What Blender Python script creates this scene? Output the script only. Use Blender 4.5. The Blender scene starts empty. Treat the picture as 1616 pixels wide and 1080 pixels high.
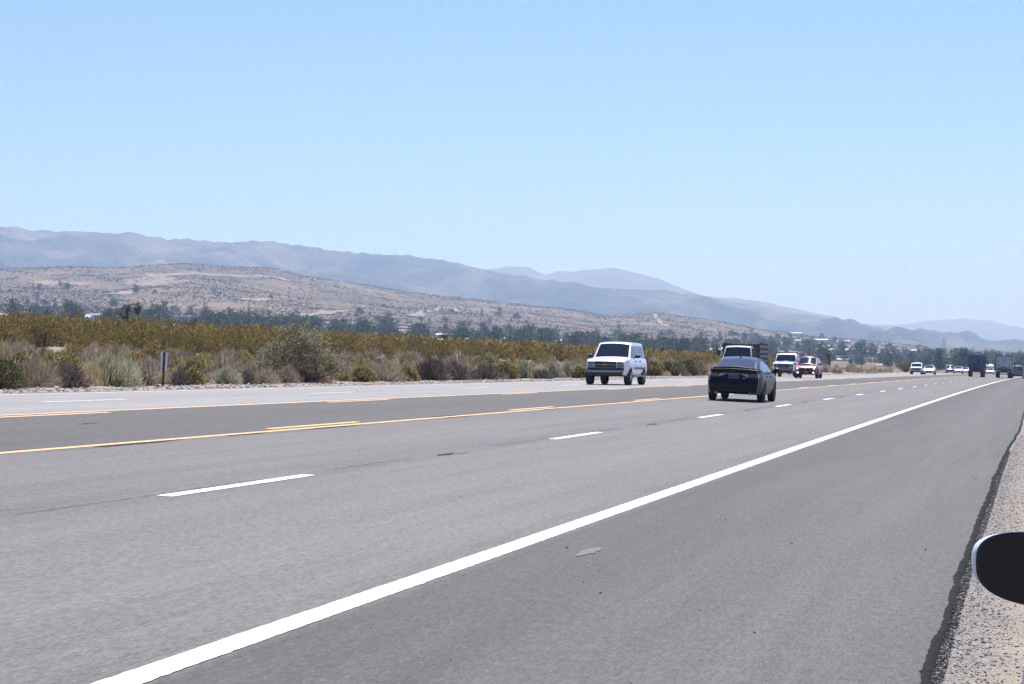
import bpy, bmesh, math
import numpy as np
from mathutils import Vector, Matrix
PI = math.pi
SC = bpy.context.scene
# ------------------------------------------------------------------ camera, sky, sun, exposure
F = 3142.0                       # focal length in photograph pixels (1616 wide)
YAW = math.atan(798 / F)         # the view looks 14.25 degrees left of the road's direction
CZ = 1.5
cd = bpy.data.cameras.new('camera'); cam = bpy.data.objects.new('camera', cd)
SC.collection.objects.link(cam); SC.camera = cam
cd.lens = 70; cd.sensor_width = 36; cd.clip_start = 0.1; cd.clip_end = 60000
cam.location = (0, 0, CZ)
cam.rotation_euler = (PI / 2 + math.atan(45 / F), 0, YAW)
SUN_EL, SUN_AZ = math.radians(62), math.radians(-4)     # azimuth clockwise from +Y (the road's direction)
w = bpy.data.worlds.new('World'); SC.world = w; w.use_nodes = True
wn = w.node_tree.nodes; wl = w.node_tree.links
sky = wn.new('ShaderNodeTexSky'); sky.sky_type = 'NISHITA'; sky.sun_disc = False
sky.sun_elevation = SUN_EL; sky.sun_rotation = SUN_AZ
sky.altitude = 800; sky.air_density = 1.0; sky.dust_density = 0.1; sky.ozone_density = 2.5
tint = wn.new('ShaderNodeMix'); tint.data_type = 'RGBA'; tint.blend_type = 'MULTIPLY'; tint.inputs[0].default_value = 1
tint.inputs[7].default_value = (.50, .585, 1.0, 1); wl.new(sky.outputs[0], tint.inputs[6]); wl.new(tint.outputs[2], wn['Background'].inputs[0]); wn['Background'].inputs[1].default_value = 0.125
sd = bpy.data.lights.new('sun', 'SUN'); sun = bpy.data.objects.new('sun', sd); SC.collection.objects.link(sun)
sd.energy = 5.0; sd.angle = math.radians(0.5); sd.color = (1.0, 0.95, 0.86)
sdir = Vector((math.sin(SUN_AZ) * math.cos(SUN_EL), math.cos(SUN_AZ) * math.cos(SUN_EL), math.sin(SUN_EL)))
sun.rotation_euler = sdir.to_track_quat('Z', 'Y').to_euler()
SC.view_settings.view_transform = 'Standard'; SC.view_settings.look = 'None'
SC.view_settings.gamma = 1; SC.view_settings.exposure = 0.66
SC.cycles.max_bounces = 6; SC.cycles.diffuse_bounces = 3; SC.cycles.glossy_bounces = 3
SC.cycles.transmission_bounces = 4; SC.cycles.volume_bounces = 0; SC.cycles.transparent_max_bounces = 8
SC.cycles.use_denoising = True; SC.cycles.denoiser = 'OPENIMAGEDENOISE'; SC.cycles.denoising_input_passes = 'RGB_ALBEDO_NORMAL'; SC.cycles.denoising_prefilter = 'FAST'; SC.cycles.use_adaptive_sampling = False; SC.cycles.caustics_reflective = False; SC.cycles.caustics_refractive = False
rng = np.random.default_rng(7)

# ------------------------------------------------------------------ materials
def new_mat(name):
    m = bpy.data.materials.new(name); m.use_nodes = True
    nt = m.node_tree; return m, nt, nt.nodes['Principled BSDF']
def pm(name, col, rough=0.5, metal=0.0, coat=0.0, emit=None, es=0, spec=None, noise=0.0, nscale=6.0):
    m, nt, b = new_mat(name)
    b.inputs['Base Color'].default_value = (*col, 1); b.inputs['Roughness'].default_value = rough
    b.inputs['Metallic'].default_value = metal; b.inputs['Coat Weight'].default_value = coat
    b.inputs['Coat Roughness'].default_value = 0.04
    if spec is not None: b.inputs['Specular IOR Level'].default_value = spec
    if emit: b.inputs['Emission Color'].default_value = (*emit, 1); b.inputs['Emission Strength'].default_value = es
    if noise:
        tc = nt.nodes.new('ShaderNodeTexCoord'); n = nt.nodes.new('ShaderNodeTexNoise'); n.inputs['Scale'].default_value = nscale
        n.inputs['Detail'].default_value = 6
        r = nt.nodes.new('ShaderNodeValToRGB')
        r.color_ramp.elements[0].position = .3; r.color_ramp.elements[1].position = .7
        r.color_ramp.elements[0].color = (*[c * (1 - noise) for c in col], 1)
        r.color_ramp.elements[1].color = (*[min(1, c * (1 + noise)) for c in col], 1)
        nt.links.new(tc.outputs['Object'], n.inputs[0]); nt.links.new(n.outputs[0], r.inputs[0]); nt.links.new(r.outputs[0], b.inputs['Base Color'])
    return m
class NT:
    """small helper for writing node graphs"""
    def __init__(s, nt): s.nt = nt
    def n(s, t, **kw):
        x = s.nt.nodes.new(t)
        for k, v in kw.items(): setattr(x, k, v)
        return x
    def put(s, sock, v):
        if isinstance(v, bpy.types.NodeSocket): s.nt.links.new(v, sock)
        elif isinstance(v, (tuple, list)) and len(v) == 3 and sock.type == 'RGBA': sock.default_value = (*v, 1)
        else: sock.default_value = v
    def noise(s, vec, scale, detail=4, rough=.55, dist=0):
        x = s.n('ShaderNodeTexNoise'); s.put(x.inputs['Vector'], vec); x.inputs['Scale'].default_value = scale
        x.inputs['Detail'].default_value = detail; x.inputs['Roughness'].default_value = rough; x.inputs['Distortion'].default_value = dist
        return x.outputs['Fac']
    def voro(s, vec, scale, feature='F1', out='Distance', rnd=1):
        x = s.n('ShaderNodeTexVoronoi', feature=feature); s.put(x.inputs['Vector'], vec); x.inputs['Scale'].default_value = scale
        x.inputs['Randomness'].default_value = rnd
        return x.outputs[out]
    def math(s, op, a, b=0.0, c=0.0, clamp=False):
        x = s.n('ShaderNodeMath', operation=op, use_clamp=clamp); s.put(x.inputs[0], a); s.put(x.inputs[1], b); s.put(x.inputs[2], c); return x.outputs[0]
    def rng(s, v, a, b, c=0.0, d=1.0):
        x = s.n('ShaderNodeMapRange'); x.clamp = True; s.put(x.inputs[0], v)
        for i, q in enumerate((a, b, c, d)): s.put(x.inputs[i + 1], q)
        return x.outputs[0]
    def ramp(s, v, pts, interp='LINEAR'):
        x = s.n('ShaderNodeValToRGB'); cr = x.color_ramp; cr.interpolation = interp
        while len(cr.elements) > 1: cr.elements.remove(cr.elements[-1])
        cr.elements[0].position = pts[0][0]; cr.elements[0].color = (*pts[0][1], 1)
        for p, c in pts[1:]:
            e = cr.elements.new(p); e.color = (*c, 1)
        s.put(x.inputs[0], v); return x.outputs[0]
    def mix(s, f, a, b, mode='MIX'):
        x = s.n('ShaderNodeMix', data_type='RGBA', blend_type=mode)
        s.put(x.inputs[0], f); s.put(x.inputs[6], a); s.put(x.inputs[7], b); return x.outputs[2]
    def mapping(s, vec, scale):
        x = s.n('ShaderNodeMapping'); s.put(x.inputs[0], vec); x.inputs[3].default_value = scale; return x.outputs[0]
    def bump(s, h, strength, dist):
        x = s.n('ShaderNodeBump'); s.put(x.inputs['Height'], h); x.inputs['Strength'].default_value = strength; x.inputs['Distance'].default_value = dist
        return x.outputs[0]

# ------------------------------------------------------------------ object helpers
def tag(o, label=None, cat=None, group=None, kind=None):
    if label: o['label'] = label
    if cat: o['category'] = cat
    if group: o['group'] = group
    if kind: o['kind'] = kind
    return o
def empty(name, loc=(0, 0, 0), rz=0.0):
    o = bpy.data.objects.new(name, None); SC.collection.objects.link(o); o.location = loc; o.rotation_euler = (0, 0, rz)
    o.empty_display_size = .3
    return o
def link(name, me, mats, parent=None, smooth=None, bevel=0.0, seg=2):
    o = bpy.data.objects.new(name, me); SC.collection.objects.link(o)
    for m in (mats if isinstance(mats, (list, tuple)) else [mats]): me.materials.append(m)
    if smooth is not None:
        me.polygons.foreach_set('use_smooth', np.ones(len(me.polygons), bool)); me.set_sharp_from_angle(angle=math.radians(smooth))
    if bevel:
        b = o.modifiers.new('bevel', 'BEVEL'); b.width = bevel; b.segments = seg; b.limit_method = 'ANGLE'; b.angle_limit = math.radians(35)
    if parent: o.parent = parent
    return o
def np_mesh(name, V, Fc, uv=None):
    """mesh from numpy arrays: V (n,3), Fc (m,k) with k = 3 or 4"""
    V = np.asarray(V, np.float32); Fc = np.asarray(Fc, np.int32); k = Fc.shape[1]
    me = bpy.data.meshes.new(name); me.vertices.add(len(V)); me.vertices.foreach_set('co', V.ravel())
    me.loops.add(Fc.size); me.loops.foreach_set('vertex_index', Fc.ravel())
    me.polygons.add(len(Fc)); me.polygons.foreach_set('loop_start', np.arange(0, Fc.size, k, dtype=np.int32))
    if uv is not None:
        l = me.uv_layers.new(name='UVMap'); l.data.foreach_set('uv', np.asarray(uv, np.float32)[Fc.ravel()].ravel())
    me.update(calc_edges=True); me.validate()
    return me
def grid_faces(nr, nc, flip=False):
    i, j = np.meshgrid(np.arange(nr - 1), np.arange(nc - 1), indexing='ij'); a = (i * nc + j).ravel()
    f = np.stack([a, a + 1, a + nc + 1, a + nc], 1)
    return f[:, ::-1] if flip else f
class MB:
    """collects simple shapes into ONE mesh object"""
    def __init__(s): s.v = []; s.f = []
    def add(s, vs, fs):
        b = len(s.v); s.v += [tuple(map(float, p)) for p in vs]; s.f += [[b + i for i in f] for f in fs]; return s
    def box(s, c, d, rz=0.0, rx=0.0, taper=1.0):
        x, y, z = d[0] / 2, d[1] / 2, d[2] / 2
        R = Matrix.Rotation(rz, 3, 'Z') @ Matrix.Rotation(rx, 3, 'X'); vs = []
        for sz in (-1, 1):
            t = taper if sz > 0 else 1
            for sx, sy in ((-1, -1), (1, -1), (1, 1), (-1, 1)): vs.append(R @ Vector((sx * x * t, sy * y * t, sz * z)) + Vector(c))
        return s.add(vs, [[3, 2, 1, 0], [4, 5, 6, 7], [0, 1, 5, 4], [1, 2, 6, 5], [2, 3, 7, 6], [3, 0, 4, 7]])
    def tube(s, p, q, r0, r1=None, n=8):
        p, q = Vector(p), Vector(q); r1 = r0 if r1 is None else r1; d = (q - p).normalized()
        a = d.orthogonal().normalized(); b = d.cross(a); vs = []
        for c, r in ((p, r0), (q, r1)):
            for k in range(n): t = 2 * PI * k / n; vs.append(c + (a * math.cos(t) + b * math.sin(t)) * r)
        return s.add(vs, [[k, (k + 1) % n, n + (k + 1) % n, n + k] for k in range(n)] + [list(range(n))[::-1], list(range(n, 2 * n))])
    def lathe_x(s, prof, c, n=28):
        """profile of (x, r) turned round the X axis"""
        vs = []; m = len(prof)
        for k in range(n):
            t = 2 * PI * k / n
            for x, r in prof: vs.append((c[0] + x, c[1] + r * math.cos(t), c[2] + r * math.sin(t)))
        fs = [[k * m + i, k * m + i + 1, ((k + 1) % n) * m + i + 1, ((k + 1) % n) * m + i] for k in range(n) for i in range(m - 1)]
        return s.add(vs, fs)
    def prism(s, poly, axis, a, b):
        """poly of 2-D points extruded along axis ('x','y','z') from a to b"""
        def P(u, v, t): return {'x': (t, u, v), 'y': (u, t, v), 'z': (u, v, t)}[axis]
        n = len(poly); vs = [P(u, v, a) for u, v in poly] + [P(u, v, b) for u, v in poly]
        return s.add(vs, [list(range(n))[::-1], list(range(n, 2 * n))] + [[k, (k + 1) % n, n + (k + 1) % n, n + k] for k in range(n)])
    def ell(s, c, r, nu=12, nv=8):
        vs = []; 
        for i in range(nv + 1):
            th = PI * i / nv
            for j in range(nu): ph = 2 * PI * j / nu; vs.append((c[0] + r[0] * math.sin(th) * math.cos(ph), c[1] + r[1] * math.sin(th) * math.sin(ph), c[2] + r[2] * math.cos(th)))
        return s.add(vs, [[i * nu + j, i * nu + (j + 1) % nu, (i + 1) * nu + (j + 1) % nu, (i + 1) * nu + j] for i in range(nv) for j in range(nu)])
    def build(s, name, mat, parent=None, bevel=0.0, smooth=None, seg=2):
        me = bpy.data.meshes.new(name); me.from_pydata(s.v, [], s.f); me.validate()
        bm = bmesh.new(); bm.from_mesh(me); bmesh.ops.recalc_face_normals(bm, faces=bm.faces); bm.to_mesh(me); bm.free()
        return link(name, me, mat, parent, smooth, bevel, seg)
def copy_tree(o, parent=None):
    c = o.copy(); SC.collection.objects.link(c); c.parent = parent
    for ch in list(o.children): copy_tree(ch, c)
    return c

# ------------------------------------------------------------------ shape of the land
def sm(x, a, b):
    t = np.clip((np.asarray(x, float) - a) / (b - a), 0, 1); return t * t * (3 - 2 * t)
def curve(u): u = np.maximum(np.asarray(u, float), 0); return 2.5e-5 * u * u          # the road bends slightly right
HV = [-60, -8, -3, 0, .4, 3.5, 7.1, 10.7, 14.5, 18.05, 21.6, 22.9]
HH = [1.42, 1.46, 1.48, 1.46, 1.432, 1.268, 1.078, .897, .66, .603, .537, .52]
def dip(u): return -np.maximum(np.asarray(u, float) - 430, 0) ** 2 * 5e-5
def road_z(v, u): return CZ - np.interp(v, HV, HH) + dip(u)
_r = np.random.default_rng(3); _ph = _r.uniform(0, 6.28, (64, 2)); _an = _r.uniform(0, 6.28, 64)
def wob(x, y, wl, n=8, k0=0):
    """smooth random field of about unit amplitude with wavelength wl"""
    s = 0
    for i in range(n):
        a = _an[(k0 + i) % 64]; k = 2 * PI / wl * (0.7 + 0.6 * ((i * 37) % 11) / 10)
        s = s + np.sin(k * (x * math.cos(a) + y * math.sin(a)) + _ph[(k0 + i) % 64, 0])
    return s / math.sqrt(n / 2) / 1.6
GV = [22.6, 24.5, 27, 32, 38, 46, 60, 75, 100, 140, 220, 400]
GZ = [.935, .975, 1.0, 1.15, 1.7, 2.25, 2.95, 3.7, 3.8, 2.6, 1.6, 1.0]
def near_z(x, y):
    v = curve(y) - x; uu = np.maximum(y, 0)
    left = np.interp(v, GV, GZ); fade = 1 - .93 * sm(y, 340, 620)
    left = 1.0 + (left - 1.0) * np.where(left > 1, fade, 1) + .13 * wob(x, y, 9) * sm(v, 27, 34) + .05 * wob(x, y, 2.4, 8, 20) * sm(v, 24, 28)
    mid = CZ - np.interp(v, HV, HH) - .05
    right = mid + .035 + (.03 * wob(x, y, 3.1, 8, 9) + .012 * wob(x, y, .7, 8, 30)) * sm(-v, -.1, 1.2)
    z = np.where(v > 22.6, left, np.where(v < .6, np.where(v < -.9, right, mid + .035 * sm(-v, -.8, -.2) + (right - mid - .035) * sm(-v, 0, .9)), mid))
    return z + dip(y) * .6 * sm(900 - y, 0, 300)
def Yl(px, pts): return np.interp(px, [p[0] for p in pts], [p[1] for p in pts])
L700 = [(-800, 490), (0, 523), (400, 543), (800, 563), (1200, 583), (1450, 591), (1616, 592), (2600, 592)]
L1000 = [(-800, 470), (0, 508), (400, 528), (800, 549), (1200, 572), (1450, 583), (1616, 585), (2600, 580)]
L1800 = [(-800, 440), (0, 480), (400, 498), (800, 523), (1200, 546), (1450, 566), (1616, 574), (2600, 566)]
L3200 = [(-800, 400), (0, 424), (100, 420), (180, 422), (220, 418), (290, 413), (350, 418), (430, 422), (470, 433), (560, 445), (640, 460), (700, 468), (760, 473), (830, 482), (900, 488), (950, 497), (1000, 496), (1035, 493), (1100, 502), (1150, 510), (1200, 520), (1300, 533), (1400, 541), (1500, 552), (1616, 558), (2600, 545)]
def pxof(x, y):
    az = np.arctan2(x, y) + YAW
    return np.clip(808 + F * np.tan(np.clip(az, -1.2, 1.2)), -800, 2600), az
def far_z(x, y):
    r = np.hypot(x, y); px, az = pxof(x, y); c = np.cos(np.clip(az, -1.0, 1.0)); out = np.zeros_like(r)
    rs = [450, 700, 1000, 1800, 3200, 4200, 6500]
    base = Yl(px, L3200)
    es = [585 - Yl(px, L700) * 1.0, 585 - Yl(px, L700), 585 - Yl(px, L1000), 585 - Yl(px, L1800), 585 - base, (585 - base) * .55, (585 - base) * .12]
    zs = [1.5 + e * rr * c / F for e, rr in zip(es, rs)]
    zs[0] = 1.0 + 0 * zs[0]
    for k in range(len(rs) - 1):
        m = (r >= rs[k]) & (r <= rs[k + 1]); t = (r - rs[k]) / (rs[k + 1] - rs[k])
        if k == 3: t = t ** 1.0
        out = np.where(m, zs[k] + (zs[k + 1] - zs[k]) * t, out)
    out = np.where(r > rs[-1], zs[-1], out)
    amp = sm(r, 900, 2200) * (1 - .75 * sm(r, 2900, 3150) * sm(3600 - r, 0, 150))
    g = np.abs(wob(x, y, 420, 8, 5)) * 9 + np.abs(wob(x, y, 150, 8, 17)) * 3.2
    return out - amp * g * .9 * sm(r, 1200, 2600) + amp * 1.5
def G(x, y):
    x = np.asarray(x, float); y = np.asarray(y, float); r = np.hypot(x, y)
    t = sm(r, 480, 760)
    return near_z(x, y) * (1 - t) + far_z(x, y) * t
def at(px, v):
    """world x, y where the vertical plane through pixel column px meets lateral line v (metres left of the camera, along the road)"""
    a = YAW - math.atan((px - 808) / F); u = v / math.tan(a)
    for _ in range(20): u = (v - float(curve(u))) / math.tan(a)
    return float(curve(u)) - v, u
def at_r(px, r):
    a = YAW - math.atan((px - 808) / F); return -math.sin(a) * r, math.cos(a) * r
def ray_ground(px, py, r0=20, r1=5000):
    rs = np.geomspace(r0, r1, 1500); a = YAW - math.atan((px - 808) / F); x = -np.sin(a) * rs; y = np.cos(a) * rs
    z = G(x, y); e = 585 - F * (z - CZ) / (rs * math.cos(a - YAW)); k = np.argmax(e <= py)
    return float(x[k]), float(y[k]), float(rs[k])
# ------------------------------------------------------------------ ground
az = np.unique(np.concatenate([np.arange(-180, 180, 5.0), np.arange(-50, 20, .5), np.arange(-31, 4, .1)]))
az = az[az < 180]; azr = np.radians(az)
rr = np.concatenate([[0.3], np.geomspace(1.0, 40, 90), np.geomspace(41, 900, 230), np.geomspace(910, 6500, 170), [9000, 14000, 20000]])
A, R = np.meshgrid(azr, rr); X = np.sin(A) * R; Y = np.cos(A) * R; Z = G(X, Y)
V = np.stack([X, Y, Z], -1).reshape(-1, 3); nr, nc = A.shape
Fg = grid_faces(nr, nc); last = np.stack([np.arange(nr - 1) * nc + nc - 1, np.arange(nr - 1) * nc, (np.arange(nr - 1) + 1) * nc, (np.arange(nr - 1) + 1) * nc + nc - 1], 1)
Fg = np.concatenate([Fg, last])[:, ::-1]
me = np_mesh('ground', V, Fg)
m, nt, b = new_mat('desert_ground'); N = NT(nt)
geo = N.n('ShaderNodeNewGeometry'); pos = geo.outputs['Position']
dist = N.n('ShaderNodeVectorMath', operation='LENGTH'); N.put(dist.inputs[0], pos); dist = dist.outputs['Value']
n1 = N.noise(pos, .35, 6, .6); n2 = N.noise(pos, 9, 5, .7); n3 = N.noise(pos, 60, 3, .7)
dirt = N.ramp(n1, [(.3, (.3, .25, .19)), (.5, (.37, .305, .23)), (.72, (.44, .375, .29))])
speck = N.ramp(N.voro(pos, 42, out='Color'), [(0, (.16, .15, .145)), (.35, (.3, .27, .24)), (.8, (.42, .39, .35)), (1, (.62, .6, .57))])
gm = N.rng(N.math('ADD', n2, N.math('MULTIPLY', n1, .5)), .68, .92)
dirt = N.mix(N.math('MULTIPLY', gm, .55), dirt, speck)
fl = N.rng(N.voro(pos, 48), .05, .2, 1, 0)
dirt = N.mix(N.math('MULTIPLY', fl, .5), dirt, (.12, .11, .1))
dirt = N.mix(N.rng(n3, .35, .65), N.mix(.0, dirt, dirt), N.mix(1.0, dirt, (.82, .8, .78), 'MULTIPLY'))
sp_ = N.n('ShaderNodeSeparateXYZ'); N.put(sp_.inputs[0], pos)
ex = N.math('SUBTRACT', sp_.outputs[0], N.math('MULTIPLY', N.math('MULTIPLY', sp_.outputs[1], sp_.outputs[1]), 2.5e-5))
ex = N.math('SUBTRACT', ex, N.rng(sp_.outputs[1], 8, 90, -.4, .17)); exn = N.math('ADD', ex, N.math('MULTIPLY', N.math('SUBTRACT', N.noise(pos, 1.6, 4), .5), .55))
gz = N.math('MULTIPLY', N.rng(exn, .1, .5, 1, 0), N.rng(ex, -.6, -.3))
salt = N.ramp(N.voro(pos, 75, out='Color'), [(0, (.05, .05, .05)), (.3, (.15, .145, .14)), (.7, (.27, .26, .245)), (1, (.5, .48, .46))])
dirt = N.mix(N.math('MULTIPLY', gz, .8), dirt, salt)
# far slopes: pinkish desert soil, tawny scars and dark scrub
f1 = N.noise(pos, .004, 7, .62); f2 = N.noise(pos, .022, 6, .65)
far = N.ramp(f1, [(.34, (.12, .09, .058)), (.5, (.165, .124, .08)), (.62, (.21, .16, .105)), (.75, (.3, .235, .16))])
far = N.mix(N.rng(f2, .56, .7), far, (.27, .215, .15))
vs = N.mapping(pos, (1, 1, .4))
sp = N.rng(N.voro(vs, .105), .14, .34, 1, 0)
sp2 = N.rng(N.voro(vs, .043), .1, .27, 1, 0)
dens = N.rng(N.noise(pos, .0075, 5, .6), .36, .56)
far = N.mix(N.math('MULTIPLY', N.math('MULTIPLY', sp, dens), .8), far, (.07, .075, .045))
far = N.mix(N.math('MULTIPLY', sp2, .75), far, (.06, .066, .045))
col = N.mix(N.rng(dist, 350, 800), dirt, far)
N.put(b.inputs['Base Color'], col); b.inputs['Roughness'].default_value = .95; b.inputs['Specular IOR Level'].default_value = .1
hb = N.math('ADD', N.math('MULTIPLY', n2, .6), N.math('ADD', N.math('MULTIPLY', n3, .25), N.math('MULTIPLY', fl, .2)))
N.put(b.inputs['Normal'], N.bump(hb, .8, .05))
tag(link('ground', me, m, None, 60), 'pale dry desert ground with gravel and sand', None, None, 'structure')

# ------------------------------------------------------------------ road
UE = [-60, 0, 5, 9, 17, 21, 27, 36, 50, 84, 120, 300, 900]
VE = [.42, .42, .42, .40, .37, .33, .30, .22, 0, -.17, -.45, -1.3, -1.6]
us = np.unique(np.concatenate([np.arange(-40, 4, 2.0), np.arange(4, 60, .07), np.arange(60, 200, .5), np.arange(200, 700, 4.0)]))
edge = np.interp(us, UE, VE) + .010 * wob(us, us * 0, 3.3, 8, 3) + .006 * wob(us, us * 0, .7, 8, 11) + .004 * rng.normal(size=len(us)) * (us < 60)
def vz(v, u, off=0.0): return np.stack([curve(u) - v, u, road_z(v, u) + off], -1)
cols = [edge, edge + .05, edge + .25] + [us * 0 + q for q in (1.5, 2.6, 3.5, 5.3, 7.1, 8.9, 10.7, 12.5, 14.5, 16.3, 18.05, 19.8, 21.6)]
edgeL = us * 0 + 22.75 + .05 * wob(us, us * 0, 3.0, 8, 5) + .03 * rng.normal(size=len(us))
cols += [edgeL]
P = [vz(c, us) for c in cols]
drop = vz(edge - .03 + .012 * wob(us, us * 0, .5, 8, 23), us); drop[:, 2] -= .13; P[0][:, 2] -= .012
dropL = vz(edgeL + .02, us); dropL[:, 2] -= .07
P = [drop] + P + [dropL]; cols = [edge - .02] + cols + [edgeL + .03]
V = np.stack(P, 1); nr, nc = V.shape[:2]; UV = np.stack([np.stack(cols, 1), np.repeat(us[:, None], nc, 1)], -1)
me = np_mesh('road', V.reshape(-1, 3), grid_faces(nr, nc), UV.reshape(-1, 2))
m, nt, b = new_mat('asphalt'); N = NT(nt)
uv = N.n('ShaderNodeUVMap').outputs[0]; sx = N.n('ShaderNodeSeparateXYZ'); N.put(sx.inputs[0], uv); v_, u_ = sx.outputs[0], sx.outputs[1]
wav = N.math('MULTIPLY', N.math('SUBTRACT', N.noise(N.mapping(uv, (.0, .6, 0)), 1, 3), .5), .12)
vj = N.math('ADD', v_, wav)
V0, V1 = -2.0, 24.0
def q(v): return (v - V0) / (V1 - V0)
base = N.ramp(N.rng(vj, V0, V1), [(0, (0.084, 0.080, 0.072)), (q(.5), (0.088, 0.084, 0.076)), (q(1.2), (0.096, 0.092, 0.084)), (q(2.3), (0.082, 0.079, 0.072)), (q(3.38), (0.071, 0.067, 0.061)), (q(3.42), (0.131, 0.126, 0.116)),
    (q(5.3), (0.142, 0.138, 0.127)), (q(7.02), (0.132, 0.127, 0.117)), (q(7.16), (0.125, 0.120, 0.112)), (q(8.9), (0.138, 0.133, 0.123)), (q(10.6), (0.127, 0.124, 0.113)), (q(10.66), (0.083, 0.077, 0.070)), (q(12.5), (0.078, 0.074, 0.065)),
    (q(14.45), (0.087, 0.081, 0.072)), (q(14.5), (0.233, 0.226, 0.209)), (q(16.3), (0.249, 0.242, 0.223)), (q(18), (0.229, 0.221, 0.207)), (q(20), (0.249, 0.242, 0.223)), (q(21.7), (0.233, 0.223, 0.202)), (q(21.9), (0.189, 0.176, 0.151)), (1, (0.193, 0.179, 0.153))])
big = N.noise(N.mapping(uv, (.55, .09, 1)), 1, 4, .6)
streak = N.noise(N.mapping(uv, (2.6, .035, 1)), 1, 5, .6)
# curved tyre scuffs on the shoulder
sc = N.noise(N.mapping(uv, (2.6, .11, 1)), 1, 4, .65, .8)
fine = N.noise(uv, 95, 2, .8); med = N.noise(uv, 22, 3, .7)
agg = N.voro(uv, 120, out='Color')
k = N.math('ADD', N.math('MULTIPLY', N.math('SUBTRACT', big, .5), .22), N.math('MULTIPLY', N.math('SUBTRACT', streak, .5), .34))
k = N.math('ADD', k, N.math('MULTIPLY', N.math('SUBTRACT', sc, .5), .5))
k = N.math('ADD', k, N.math('MULTIPLY', N.math('SUBTRACT', fine, .5), 1.25))
k = N.math('ADD', k, N.math('MULTIPLY', N.math('SUBTRACT', med, .5), .5))
g1 = N.noise(N.mapping(uv, (62, 11, 1)), 1, 2, .8); g2 = N.noise(N.mapping(uv, (30, 5.5, 1)), 1, 2, .7); g3 = N.noise(N.mapping(uv, (13, 1.7, 1)), 1, 2, .7)
k = N.math('ADD', k, N.math('MULTIPLY', N.math('SUBTRACT', g1, .5), 1.5)); k = N.math('ADD', k, N.math('MULTIPLY', N.math('SUBTRACT', g2, .5), .9)); k = N.math('ADD', k, N.math('MULTIPLY', N.math('SUBTRACT', g3, .5), .3))
k = N.math('ADD', k, 1.0)
# long seams beside the lane line
def seam(v0, wdt, wobble, seed, strength):
    wv = N.math('MULTIPLY', N.math('SUBTRACT', N.noise(N.mapping(uv, (0, .8, seed)), 1, 5, .6), .5), wobble)
    d = N.math('ABSOLUTE', N.math('SUBTRACT', N.math('ADD', v_, wv), v0))
    on = N.rng(N.noise(N.mapping(uv, (0, .22, seed + 3)), 1, 3), .42, .52)
    return N.math('MULTIPLY', N.math('MULTIPLY', N.rng(d, wdt * .4, wdt, 1, 0), on), strength)
s1 = seam(7.22, .035, .06, 1.0, .5); s2 = seam(7.3, .3, .2, 5.0, .1); s3 = seam(3.72, .12, .05, 9.0, .1); s4 = seam(19.9, .09, .1, 12.0, .12); s5 = seam(10.5, .05, .05, 15.0, .3)
wp = N.n('ShaderNodeVectorMath', operation='ADD'); N.put(wp.inputs[0], uv); nv = N.n('ShaderNodeTexNoise'); N.put(nv.inputs['Vector'], uv); nv.inputs['Scale'].default_value = 1.4; nv.inputs['Detail'].default_value = 5
N.put(wp.inputs[1], nv.outputs['Color'])
crk = N.rng(N.voro(N.mapping(wp.outputs[0], (.5, .16, 1)), 1, 'DISTANCE_TO_EDGE'), 0, .004, 1, 0); crk = N.math('MULTIPLY', crk, N.rng(N.noise(uv, .35, 3), .52, .6)); k = N.math('SUBTRACT', k, N.math('MULTIPLY', crk, .22))
tot = N.math('SUBTRACT', k, N.math('ADD', N.math('ADD', s1, s2), N.math('ADD', N.math('ADD', s3, s4), s5)))
# raw rim where the asphalt breaks off, darkened for the lip's shade
er = N.noise(N.mapping(uv, (6, 3, 1)), 1, 4, .7)
sc_ = N.n('ShaderNodeVectorMath', operation='SCALE'); N.put(sc_.inputs[0], base); N.put(sc_.inputs['Scale'], tot)
col = sc_.outputs[0]
fl = N.rng(agg, .93, .95); col = N.mix(N.math('MULTIPLY', fl, .35), col, (.5, .5, .48))
m2 = m
N.put(b.inputs['Base Color'], col); b.inputs['Roughness'].default_value = .8; b.inputs['Specular IOR Level'].default_value = .32
N.put(b.inputs['Normal'], N.bump(N.math('ADD', fine, N.math('MULTIPLY', agg, .5)), .35, .006))
road = link('road', me, [m, pm('shaded_raw_asphalt', (.02, .02, .021), .95, noise=.5, nscale=30, spec=.1)])  # raw broken asphalt, its black deepened with the shade of the lip
nf = nc - 1; mi = np.zeros(len(me.polygons), np.int32); colid = np.arange(len(mi)) % nf; mi[colid <= 1] = 1
me.polygons.foreach_set('material_index', mi)
tag(road, 'five lane asphalt highway with a brown grey centre turn lane', None, None, 'structure')

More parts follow.
